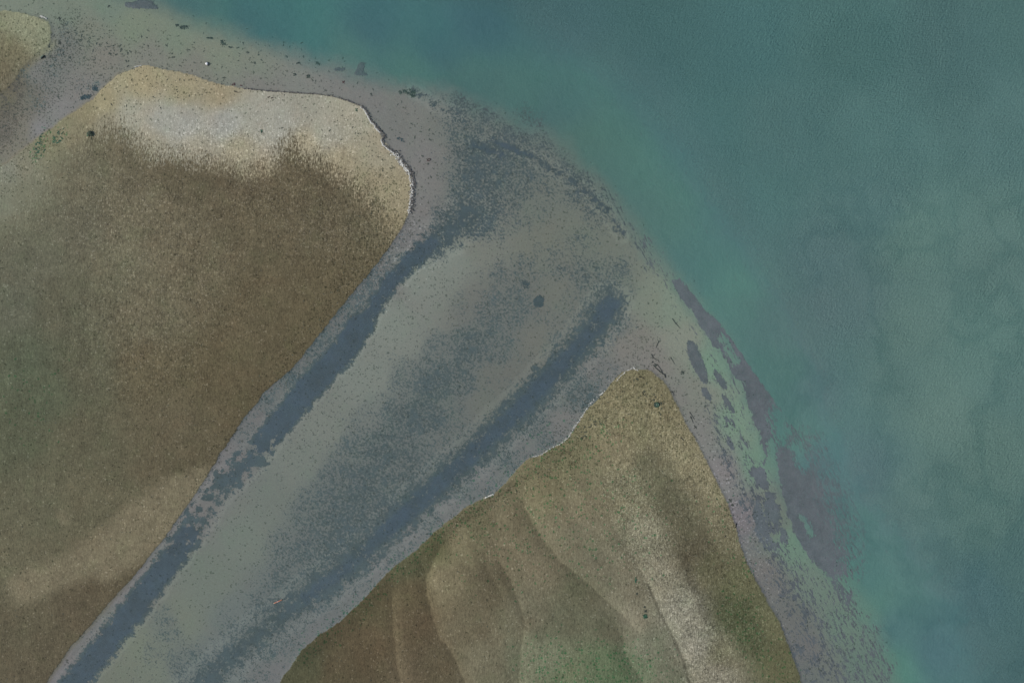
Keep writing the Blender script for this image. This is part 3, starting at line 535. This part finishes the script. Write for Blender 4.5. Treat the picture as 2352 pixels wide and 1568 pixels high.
def fill(poly, n, seed, lay=True):       # random ground points inside a polygon given in layout units
    q = np.random.default_rng(seed); xs = [p[0] for p in poly]; ys = [p[1] for p in poly]; out = []
    while len(out) < n:
        x = q.uniform(min(xs), max(xs), 400); y = q.uniform(min(ys), max(ys), 400)
        m_ = inside(x + 1.7 * q.normal(size=400), y + 1.7 * q.normal(size=400), poly)
        out += list(zip(x[m_], y[m_]))
    return [(*W(x, y), hgt_at(x, y)) for x, y in out[:n]]
def ell(cx, cy, rx, ry, rot=0, n=14, jag=.25, seed=0):
    q = random.Random(seed); o = []
    for k in range(n):
        a = 2 * math.pi * k / n; r_ = 1 + q.uniform(-jag, jag); x = rx * r_ * math.cos(a); y = ry * r_ * math.sin(a); c_, s_ = math.cos(R(rot)), math.sin(R(rot))
        o.append((cx + x * c_ - y * s_, cy + x * s_ + y * c_))
    return o
def clump(name, label, cat, poly, n, m, ln=.3, wd_=.07, hz=.06, seed=0, group=None, dirn=None, spread=math.pi):
    pts = fill(poly, n, seed); cx_ = sum(p[0] for p in pts) / n; cy_ = sum(p[1] for p in pts) / n; cz = sum(p[2] for p in pts) / n
    loc = (cx_, cy_, cz); pts = [(x - cx_, y - cy_, z - cz) for x, y, z in pts]
    return tag(link(name, blades(name, pts, ln, wd_, hz, seed, dirn, spread), m, loc=loc), label, cat, group)
def stick(name, label, cat, pts, r_, m, seed=0, twigs=(), group=None, lift=.02):
    """pts in survey units (2500 wide)"""
    q = [(*W(*S(x, y)), hgt_at(*S(x, y)) + lift) for x, y in pts]; c_ = Vector(q[0]); L = [Vector(p) - c_ for p in q]
    if not twigs:
        return tag(link(name, tube(name, L, lambda t: r_ * (1 - .55 * t), seed=seed), m, loc=c_), label, cat, group)
    o = thing(name, label, cat, c_, 0, group); link('stem', tube('stem', L, lambda t: r_ * (1 - .5 * t), seed=seed), m, o)
    for k, tw in enumerate(twigs):
        q2 = [Vector((*W(*S(x, y)), hgt_at(*S(x, y)) + lift)) - c_ for x, y in tw]
        link('branch', tube('branch', q2, lambda t: r_ * .7 * (1 - .5 * t), seed=seed + k + 1), m, o)
    return o
def P3(x, y, dz=0): return (*W(x, y), hgt_at(x, y) + dz)

# --- old tyre on the spit
t = thing('old_tyre', 'algae covered old tyre lying flat near the tip of the right hand spit', 'tyre', P3(1507.5, 929, .0))
link('tyre_casing', lathe('tyre_casing', [(.175, .03), (.19, .10), (.22, .145), (.27, .155), (.315, .13), (.335, .08), (.33, 0), (.30, -.05), (.2, -.05)], 44, .006, 3), m_rub, t)
link('wheel_rim', lathe('wheel_rim', [(.16, .0), (.20, .13), (.225, .165), (.245, .168), (.25, .14), (.20, .04), (.165, .02)], 36, .005, 4), m_rim, t)
link('hub', lathe('hub', [(.19, -.02), (.17, .02), (.10, .045), (.085, .09), (.05, .11), (.01, .115)], 24, .006, 5), m_hub, t)
b_ = blades('algae_tuft', [(math.cos(a) * .33, math.sin(a) * .33, .02) for a in np.linspace(2.2, 4.6, 26)], .13, .04, .04, 6); link('algae_tuft', b_, m_dweed, t)
clump('seaweed_clump', 'dark triangular tuft of weed just north of the old tyre', 'seaweed', ell(1501, 918, 2.4, 1.8, 0, seed=2), 12, m_dweed, .16, .07, .05, 3)

# --- weed covered rock by the pale sand
t = thing('weed_covered_rock', 'dark rock wrapped in black green weed at the west end of the pale sand', 'rock', P3(210.5, 309, .10))
bm = bmesh.new(); bmesh.ops.create_icosphere(bm, subdivisions=3, radius=1)
for v_ in bm.verts:
    a = math.atan2(v_.co.y, v_.co.x); tri = 1 + .22 * math.cos(3 * (a - R(95))) + rnd.uniform(-.06, .06)
    v_.co.x *= .30 * tri; v_.co.y *= .30 * tri; v_.co.z *= .24 * (1 + rnd.uniform(-.1, .1))
link('stone', bm_mesh('stone', bm, False), m_rock, t)
q_ = [(rnd.gauss(0, .17), rnd.gauss(-.02, .15), .17) for k in range(46)]
link('weed_fronds', blades('weed_fronds', [(x, y, max(.03, z - (x * x + y * y) * 1.6)) for x, y, z in q_], .26, .07, .08, 8), m_dweed, t)
link('green_fringe', blades('green_fringe', [(-.33 + rnd.gauss(0, .03), rnd.uniform(-.3, .15), .02) for k in range(16)], .16, .05, .03, 9), m_green, t)
stick('seaweed_strand', 'thin green strand hanging south of the weed covered rock', 'seaweed', [(225.5, 337), (226, 342), (228, 344.5)], .035, m_green, 4)

# --- white float at the north edge
t = thing('mooring_float', 'small white float resting in the shallows off the north shore', 'float', P3(474.6, 146.6, 0))
link('float_body', lathe('float_body', [(.02, -.02), (.12, .0), (.17, .07), (.18, .13), (.165, .19), (.12, .235), (.05, .255), (.01, .26)], 32), m_pink, t)
link('float_cap', lathe('float_cap', [(.172, .17), (.150, .215), (.105, .25), (.05, .268), (.01, .272)], 32), m_white, t)
link('shade_crescent', tube('shade_crescent', [(.21 * math.cos(a), .21 * math.sin(a), .06) for a in np.linspace(-1.1, 2.3, 16)], .055, 8), m_float_shade, t)  # dark arc standing in for the float's shadow to the upper right
# --- orange marker pole in the channel
p0, p1 = W(*S(667.5, 1472.3)), W(*S(688.5, 1463)); dx, dy = p1[0] - p0[0], p1[1] - p0[1]; L_ = math.hypot(dx, dy)
t = thing('orange_pole', 'faded orange pole lying in the shallow channel near the bottom', 'pole', (p0[0], p0[1], -.02), math.atan2(dy, dx))
link('shaft', tube('shaft', [(.12, 0, .03), (L_ * .42, 0, .035)], .05), m_or, t)
link('pale_band', tube('pale_band', [(L_ * .42, 0, .036), (L_ * .56, 0, .037)], .053), m_or2, t)
link('shaft', tube('shaft', [(L_ * .56, 0, .036), (L_, 0, .04)], .05), m_or, t)
link('tip', tube('tip', [(0, 0, .03), (.13, 0, .031)], lambda a: .03 + .02 * a), m_cream, t)
link('end_cap', tube('end_cap', [(L_ + .001, 0, .04), (L_ + .07, 0, .042)], .056), m_blk, t)
# --- red loop
t = tag(link('red_seaweed_loop', tube('red_seaweed_loop', [(.20 * math.cos(a), .125 * math.sin(a) + .06 * math.cos(a), .05) for a in np.linspace(0, 2 * math.pi, 22)], .045), m_rweed, loc=P3(984.5, 366.2, 0)), 'dark red oval weed loop alone in the shallows east of the sand spit', 'seaweed')
# --- driftwood log
t = thing('driftwood_log', 'short black log with green algae beside the creek in the top left', 'driftwood', P3(98, 131.5, .02), math.atan2(9, 12) * .82)
link('log', tube('log', [(-.30, -.03, .04), (-.1, .0, .06), (.12, .01, .07), (.30, .06, .08)], lambda a: .05 + .05 * math.sin(math.pi * a), 9), m_blk, t)
link('algae_coat', tube('algae_coat', [(-.30, .10, .04), (0, .13, .05), (.26, .16, .05)], lambda a: .03 + .04 * math.sin(math.pi * a), 7), m_wood2, t)

# --- sticks off the tip of the spit
stick('driftwood_branch', 'long forked branch lying in the shallows off the spit tip', 'driftwood', [(1625, 922), (1623.5, 915), (1613, 908), (1603, 899), (1594, 890)], .085, m_wood, 1, [[(1618, 912), (1615.5, 905), (1611, 897), (1604, 889)], [(1623, 915), (1626, 913)]])
stick('driftwood_stick', 'upright looking dark stick north of the forked branch', 'driftwood', [(1610, 832), (1606, 840), (1602.5, 849)], .06, m_wood, 2)
stick('driftwood_stick', 'straight lone stick east of the forked branch', 'driftwood', [(1638, 872), (1649, 889)], .05, m_wood, 3)
stick('driftwood_branch', 'hook shaped branch at the east waterline of the spit', 'driftwood', [(1635, 956), (1642, 956), (1645, 960), (1645, 966)], .06, m_wood, 4)
stick('driftwood_branch', 'crooked twiggy branch between the forked branch and the upright stick', 'driftwood', [(1591, 864), (1596, 873), (1603, 878), (1608, 879), (1610, 885)], .05, m_wood, 5, [[(1595, 867), (1598, 867), (1600, 863)], [(1592, 871), (1594, 876)]])
stick('driftwood_stick', 'stubby stick west of the forked branch', 'driftwood', [(1594, 882), (1591, 887)], .06, m_wood, 6)
stick('driftwood_stick', 'dark curved stick on the mud northwest of the old tyre', 'driftwood', [(1568, 956), (1570, 961), (1572.5, 965)], .06, m_blk, 7)
stick('driftwood_stick', 'longer of two parallel sticks on the east shelf', 'driftwood', [(1684, 1006), (1690, 1014), (1696, 1024)], .05, m_wood, 8)
stick('driftwood_stick', 'shorter of two parallel sticks on the east shelf', 'driftwood', [(1686, 1016), (1690, 1024), (1693, 1033)], .06, m_wood, 9)
stick('driftwood_branch', 'small forked twig south of the two parallel sticks', 'driftwood', [(1695, 1038), (1698, 1042), (1702, 1047)], .045, m_wood, 10, [[(1698, 1042), (1701, 1040)]])
stick('driftwood_stick', 'thin stick on the spit mud near its east shore', 'driftwood', [(1661, 1067), (1665, 1070), (1669, 1075)], .055, m_wood, 11)
stick('driftwood_branch', 'long thin branch under the teal edge northeast of the spit', 'driftwood', [(1643, 777), (1651, 789), (1662, 801)], .06, m_wood, 12, [[(1651, 789), (1656, 786)]])
stick('driftwood_branch', 'thin wavy twig on the mud at the tip of the spit', 'driftwood', [(1559, 919), (1567, 921), (1575, 925)], .05, m_blk, 13)
stick('driftwood_stick', 'dark bent stick at the east shoreline halfway down the spit', 'driftwood', [(1798.5, 1277), (1797.5, 1283), (1795, 1288)], .07, m_blk, 14)
stick('driftwood_stick', 'short slanting stick inland of the bent shoreline stick', 'driftwood', [(1768, 1310), (1772, 1305)], .07, m_wood, 15)
stick('driftwood_stick', 'long curved stick at the water edge of the tan sand', 'driftwood', [(572, 224), (581, 226.5), (590, 225.5)], .05, m_wood, 16)
stick('driftwood_stick', 'left one of a pair of dark sticks on the pale sand', 'driftwood', [(654, 239), (660, 236)], .05, m_blk, 17)
stick('driftwood_stick', 'right one of a pair of dark sticks on the pale sand', 'driftwood', [(662, 241), (669, 238)], .05, m_blk, 18)
stick('driftwood_branch', 'dark twig standing out of the shell ridge bend', 'driftwood', [(975, 403), (978, 396), (979, 391)], .05, m_blk, 19)

# --- weed clumps that can be told apart
CL = [([S(*p) for p in [(879.8,150.2),(889.3,149.6),(885,155.6),(883.3,167),(883.3,174),(895,179),(886,180.6),(865,180),(869,168),(873.8,158.6)]], 330, 'fin shaped purple brown weed patch in the teal water off the north shore', m_pweed),
 ([S(*p) for p in [(812,170),(824,163.3),(833,164),(840,166.3),(833,168.7),(825.6,169.3),(816,170.5)]], 120, 'flat crescent of weed just west of the fin shaped patch', m_pweed),
 (ell(323, 8, 34, 9, 3, seed=1), 700, 'large dark weed patch under water at the top left edge', m_pweed),
 (ell(420, 60, 10, 3.5, -12, seed=2), 60, 'ragged weed bunch on the edge of deep water in the upper left', m_dweed),
 (ell(404, 56, 5, 2, 25, seed=3), 20, 'small weed wisp beside the ragged bunch in the upper left', m_dweed),
 (ell(482, 86, 8, 2, 5, seed=4), 34, 'thin flat weed strip on the upper left drop off', m_dweed),
 (ell(510, 96, 7, 4, 35, seed=5), 50, 'round weed bunch on the drop off north of the float', m_dweed),
 (ell(527, 106.5, 5, 1.6, 0, seed=6), 18, 'tiny flat weed strip east of the round bunch on the drop off', m_dweed),
 (ell(262*.9408, 13*.9408, 3, 2.6, 0, seed=7), 14, 'single dark weed ball near the top left corner', m_dweed),
 (ell(195, 223, 13, 4.5, -18, seed=8), 120, 'blue green weed mat against the creek bank', m_bweed),
 (ell(217, 202, 7, 6, -30, seed=9), 70, 'blue green weed bunch at the creek bank north of the mat', m_bweed),
 (ell(941, 228*.9408, 9, 2.3, 28, seed=10), 40, 'long narrow weed strip in line with the dark tufts off the sand spit', m_dweed),
 (ell(919, 210, 4.5, 3, 30, seed=11), 22, 'westernmost dark tuft in the row off the sand spit', m_dweed),
 (ell(930, 209, 7, 3.6, 35, seed=12), 36, 'second dark tuft in the row off the sand spit', m_dweed),
 (ell(946, 209, 10, 3.6, 32, seed=13), 60, 'large slanting weed tuft at the east end of the row', m_dweed),
 (ell(948, 218.5, 5, 3.6, 10, seed=14), 30, 'squat weed tuft south of the slanting tuft', m_dweed),
 (ell(836*.9408+2, 199*.9408, 2.2, 4.2, -20, seed=15), 16, 'reddish brown upright weed piece below the fin shaped patch', m_rweed),
 (ell(707, 174.5, 4, 4.5, 20, seed=16), 26, 'dark weed knot close to the north shore', m_dweed),
 (ell(676, 169.5, 5, 1.7, -30, seed=17), 14, 'slanting weed strip west of the dark weed knot', m_dweed),
 (ell(727, 143, 7, 2, 35, seed=18), 20, 'arched weed strand in the pale green shallows', m_dweed),
 (ell(684, 143, 6, 1.6, -15, seed=19), 16, 'faint weed strand west of the arched strand', m_dweed),
 (ell(819, 254, 1.8, 4, -20, seed=20), 14, 'bright green weed scrap by the shell ridge', m_green),
 (ell(603, 303, 2.2, 4.2, -30, seed=21), 16, 'green weed scrap on the pale sand above the brown algae', m_green),
 (ell(923, 320, 5.5, 1.8, 45, seed=22), 20, 'blue green weed strip in the shallows beside the shell ridge', m_bweed),
 (ell(914, 317.5, 2.4, 2.8, 30, seed=23), 12, 'blue green weed scrap next to the blue green strip', m_bweed),
 (ell(536, 193, 3.5, 2.6, 0, seed=24), 14, 'red brown weed piece on the waterline of the tan sand', m_rweed),
 (ell(554, 196, 2.4, 1.6, 0, seed=25), 8, 'smaller red brown weed piece east of the red brown one', m_rweed),
 (ell(1678, 1150, 2.4, 4.2, -30, seed=26), 16, 'dark weed lump in the shallows at the east shore of the spit', m_dweed),
 (ell(1682, 1159, 3, 1.2, -15, seed=27), 8, 'thin weed scrap below the dark lump at the east shore', m_dweed),
 (ell(1569, 856, 5, 4, 60, seed=28), 26, 'star shaped weed tuft on the grey shelf off the spit', m_dweed),
 (ell(1507, 838, 3.4, 3, 60, seed=29), 12, 'weed tuft between the branches off the spit tip', m_dweed),
 (ell(1480, 1411, 7, 3.6, 25, seed=30), 60, 'green and black weed heap on the lower part of the spit', m_green),
 (ell(1481, 1399, 3, 2.6, -40, seed=31), 16, 'dark weed scrap just above the green and black heap', m_dweed),
 (ell(1479, 1390, 2.2, 1.3, 0, seed=32), 10, 'tiny black weed dot above the heap', m_dweed),
 (ell(1459, 1328, 2, 5.5, 0, seed=33), 26, 'upright green weed piece uphill of the heap', m_green),
 (ell(1461, 1359, 1.4, 3, -20, seed=34), 10, 'black weed sliver between the upright piece and the heap', m_dweed),
 (ell(1238, 691, 10.5, 11.5, 20, n=18, jag=.32, seed=35), 300, 'round blue black weed bed alone in the middle of the flat', m_bed),
 (ell(1206, 650, 11, 7, 40, n=16, jag=.4, seed=36), 120, 'blotchy weed bed northwest of the round bed', m_bed)]
for i, (poly, n, lab, m_) in enumerate(CL):
    big = n > 200
    clump('seaweed_bed' if n >= 120 else 'seaweed_clump', lab, 'seaweed', poly, n, m_, .34 if big else .2, .12 if big else .075, .06, 100 + i)
# lens shaped beds on the eastern shelf, blades combed along the shore
BD = [([(1580,785),(1590,783),(1599,791),(1610,818),(1619,838),(1625,855),(1627,880),(1619,878),(1610,870),(1598,848),(1588,827),(1582,806)], 1500, 'long leaf shaped purple brown weed bed on the east shelf'),
 ([(1613,891),(1621,893),(1630,905),(1635,919),(1627,917),(1619,907)], 380, 'small weed bed just below the leaf shaped bed'),
 ([(1642,848),(1650,855),(1662,872),(1672,893),(1663,891),(1652,878),(1645,864)], 420, 'weed bed with frayed east side beside the leaf shaped bed'),
 ([(1660,905),(1671,915),(1690,948),(1683,944),(1668,925)], 300, 'narrow slanting weed bed east of the small bed'),
 ([(1778,1068),(1792,1070),(1800,1090),(1802,1125),(1790,1128),(1776,1100)], 10, '')]
for i, (poly, n, lab) in enumerate(BD[:4]):
    clump('seaweed_bed', lab, 'seaweed', poly, n, m_pweed, .34, .10, .04, 200 + i, dirn=R(-63), spread=.45)

# --- groups of like scraps
scr = [blades('seaweed_scrap', [(rnd.gauss(0, .05 + .02 * k), rnd.gauss(0, .04), 0) for j in range(4 + k)], .22 + .02 * k, .07, .03, 300 + k, 0, .9) for k in range(5)]
def scatter(name, label, cat, group, m_, spots, smin=.7, smax=1.3):
    meshes = []
    for me in scr:
        c_ = me.copy(); c_.materials.clear(); c_.materials.append(m_); meshes.append(c_)
    for k, (x, y) in enumerate(spots):
        o = bpy.data.objects.new(name, meshes[k % 5]); col.objects.link(o); o.location = P3(x, y, .01); o.rotation_euler = (0, 0, rnd.uniform(0, 6.28)); s_ = rnd.uniform(smin, smax); o.scale = (s_ * rnd.uniform(.8, 1.4), s_ * rnd.uniform(.6, 1), s_); tag(o, label, cat, group)
def near(lines, n, sp):
    out = []
    for k in range(n):
        L = rnd.choice(lines); i = rnd.randrange(len(L) - 1); t_ = rnd.random(); a, b = L[i], L[i + 1]
        out.append((a[0] + (b[0] - a[0]) * t_ + rnd.gauss(0, sp), a[1] + (b[1] - a[1]) * t_ + rnd.gauss(0, sp)))
    return out
Q = lambda L: [S(600 + a / 3.357, b / 3.357) for a, b in L]
scatter('seaweed_scrap', 'small black weed scrap on the pale sand near the shell ridge', 'seaweed', 'black weed scraps on the pale sand', m_dweed, Q([(490,888),(625,885),(675,875),(797,915),(790,950),(818,978),(838,990),(750,995),(510,965),(540,990),(580,925),(745,948),(877,1048),(900,1095),(927,1097),(955,1133),(1020,1170),(1012,1203),(1000,1165),(1035,1235),(1040,1278),(1120,1308),(690,1075),(630,1073),(785,1150),(1125,1400),(1000,1500),(1105,1530),(300,1055),(460,800),(210,980),(185,980),(680,1215)]), .45, .8)
scatter('seaweed_scrap', 'little weed dash lying on the tan sand at the north end', 'seaweed', 'weed dashes on the tan sand', m_dweed, [S(a / 3.357, b / 3.357) for a, b in [(1205,625),(1175,655),(1080,660),(990,707),(1115,702),(1045,722),(1115,762),(1130,772),(1265,800),(1318,778),(1290,685),(1440,665),(1475,655),(1510,660),(1550,662),(1610,665),(1605,650),(1450,715),(1450,740),(1365,745),(1700,760),(1050,835),(1045,872),(1325,890),(920,863),(938,826),(1885,910),(1395,815),(1555,792),(1375,655),(1460,755),(1595,625),(860,815),(795,890),(1815,690),(1000,985)]], .4, .75)
scatter('seaweed_scrap', 'dark weed speck sunk in the pale green shallows off the north shore', 'seaweed', 'weed specks in the northern shallows', m_dweed, [S(a / 3.357, b / 3.357) for a, b in [(1450,287),(1405,435),(1410,468),(1425,465),(1355,365),(1500,490),(1175,360),(1205,372),(1530,402),(1665,412),(1745,455),(1520,492),(1955,432),(2020,420),(2135,483),(2080,510),(1950,490),(2010,555),(1815,545),(1835,635),(1830,655),(1780,640),(1570,578),(1470,535),(1660,640),(2365,370),(2110,440),(2130,408),(1200,240),(1150,295),(1265,193),(1585,340),(1690,300),(1935,385),(1985,345)]] + Q([(120,485),(100,440),(70,510),(30,468),(10,425),(250,520),(300,358),(450,340),(465,452),(330,455),(280,430),(805,490),(790,465),(545,655),(570,660),(580,580),(600,620),(913,676),(655,742),(1025,772),(1040,730)]), .6, 1.0)
scatter('seaweed_scrap', 'dark weed speck in the grey shallows east of the sand spit', 'seaweed', 'weed specks east of the sand spit', m_dweed, Q([(1150,1130),(1260,1085),(1385,1122),(1275,825),(1245,850),(1325,930),(1300,1160),(1510,1138),(1450,1280),(1490,1340),(1200,1380),(1470,1470),(1360,1010),(1540,1380),(1515,1445),(1405,1410),(1570,1410),(1430,1075),(1500,1060)]), .6, 1.0)
scatter('seaweed_scrap', 'dark speck of weed in the weedy creek at the top left', 'seaweed', 'weed specks in the creek', m_dweed, near([[(160,55),(120,150),(95,240)],[(170,60),(210,110)],[(120,150),(150,110)],[(260,110),(300,130)]], 60, 15), .7, 1.2)
scatter('seaweed_scrap', 'green weed flake on the mud beside the head of the creek', 'seaweed', 'green weed flakes beside the creek', m_green, near([[(102,305),(90,335),(85,360)],[(115,315),(150,300)],[(125,330),(140,320)],[(84,352),(100,342)]], 60, 5), .5, .95)
scatter('seaweed_scrap', 'dark weed fleck on the trampled tip of the right hand spit', 'seaweed', 'weed flecks at the tip of the spit', m_dweed, near([[(1470,862),(1490,920)],[(1440,870),(1400,930)],[(1500,900),(1530,960)],[(1380,950),(1330,1000)]], 50, 12), .5, .9)

# --- pale shell ridge along the water, dark flakes for its shade, some wrack
def litter(name, label, pts_, per, sp, size, m_, seed, off=(0, 0), up=.0):
    q = np.random.default_rng(seed); V = []; F = []
    for a, b in zip(pts_[:-1], pts_[1:]):
        n = max(1, int(math.hypot(b[0] - a[0], b[1] - a[1]) * per))
        for k in range(n):
            t_ = q.random(); x = a[0] + (b[0] - a[0]) * t_ + q.normal() * sp + off[0]; y = a[1] + (b[1] - a[1]) * t_ + q.normal() * sp + off[1]
            cx_, cy_, cz = P3(x, y, up + q.uniform(0, .05)); cz = max(cz, .012); r_ = size * q.uniform(.5, 1.3); ph = q.uniform(0, 6.28); i0 = len(V)
            for j in range(6): V.append((cx_ + r_ * math.cos(ph + j * 1.047) * q.uniform(.6, 1.1), cy_ + r_ * math.sin(ph + j * 1.047) * q.uniform(.6, 1.1), cz))
            V.append((cx_, cy_, cz + r_ * .55)); F += [(i0 + j, i0 + (j + 1) % 6, i0 + 6) for j in range(6)]
    me = bpy.data.meshes.new(name); me.from_pydata(V, [], F); o = link(name, me, m_); o['label'] = label; o['kind'] = 'stuff'; return o
r1 = [S(*p) for p in [(880,262),(890,270),(899,287),(905.5,300),(913,305),(921,317.6),(928.5,324.6)]]; r2 = [S(*p) for p in [(930,341),(935,354.6),(947.6,365),(958,372)]]
r3 = [S(*p) for p in [(958,372),(972,383),(980,400),(992,412),(1000,424)]]; r4 = [S(*p) for p in [(999,422),(1002,435),(1005,445),(1005,470),(1001,500),(999,520)]]
litter('shell_litter', 'white shell ridge along the east waterline of the sand spit', r1, 3.2, .7, .055, m_shell, 1)
litter('shell_litter', 'white shell ridge below the bend of the sand spit', r2, 3.2, .7, .055, m_shell, 2)
litter('shell_litter', 'scattered white shells at the corner of the sand spit', r3, 2.6, 2.6, .085, m_shell, 3)
litter('shell_litter', 'thin scatter of white shells south of the spit corner', r4, 1.7, 2.2, .08, m_shell, 4)
litter('wrack_shade_litter', 'dark flakes for the shade seaward of the white shell ridge', r1 + [S(937, 332)] + r2, 2.0, 1.3, .085, m_wrack_shade, 5, (2.8, -1.6))  # flakes stand in for the shaded side of the ridge
litter('wrack_shade_litter', 'dark wrack and shade flakes scattered at the corner of the sand spit', r3 + r4, 3.0, 3.2, .085, m_wrack_shade, 6, (3.5, -1))
litter('wrack_shade_litter', 'thin brown tide line along the north shore of the pale sand', [(560,203.5),(620,209.5),(680,213.5),(720,215.5),(760,220.5),(800,231.5),(833,246)], 1.6, .8, .06, m_wrack_shade, 7)
litter('foam', 'white foam line around the tip of the right hand spit', [S(*p) for p in [(1559,905.5),(1552,902),(1546,897),(1538,901),(1529,905.5),(1514.5,918),(1505,930)]], .9, .7, .055, m_shell, 8)
litter('foam', 'white foam line along the west shore of the right hand spit', [S(*p) for p in [(1389,1066),(1371.5,1081),(1348,1092),(1324,1108),(1312,1112),(1300,1115)]], 1.0, .6, .05, m_shell, 9)
litter('foam', 'faint foam dots farther up the west shore of the spit', [S(*p) for p in [(1475,955),(1440,985),(1418,1020),(1400,1045),(1389,1066)]], .7, .8, .06, m_shell, 10)
litter('foam', 'short foam line on the middle west shore of the spit', [S(*p) for p in [(1180,1216),(1195,1210),(1206,1205)]], 1.7, .8, .07, m_shell, 11)
litter('foam', 'pale foam streak beside the top left bank', [S(*p) for p in [(98,40),(107,42),(113,46)]], 2.5, .8, .06, m_shell, 12)
litter('foam', 'pale foam edge where the creek meets the tan sand', [S(*p) for p in [(325,164),(335,162),(346,160)]], 1.5, .6, .05, m_shell, 13)

# --- fine loose weed everywhere on the flats
q = np.random.default_rng(77); pts = []
cand = q.uniform([0, 0], [2352, 1568], (60000, 2)); ii = np.clip(np.searchsorted(gx, cand[:, 0]), 0, len(gx) - 1); jj = np.clip(np.searchsorted(gy, cand[:, 1]), 0, len(gy) - 1)
wl = (~land[jj, ii]) & (depth[jj, ii] < .5); pr = np.where(wl, .05 + .35 * den[jj, ii] * (den[jj, ii] < .85), np.where(land[jj, ii], flk[jj, ii, 0] * .22, 0)); ok = q.random(len(cand)) < pr
P_ = [(*W(cand[k, 0], cand[k, 1]), height[jj[k], ii[k]] + .005) for k in np.nonzero(ok)[0]]
o = link('loose_weed', blades('loose_weed', P_, .22, .07, .03, 78), m_dweed); o['kind'] = 'stuff'; o['label'] = 'fine loose weed strewn over the flats and shallows'
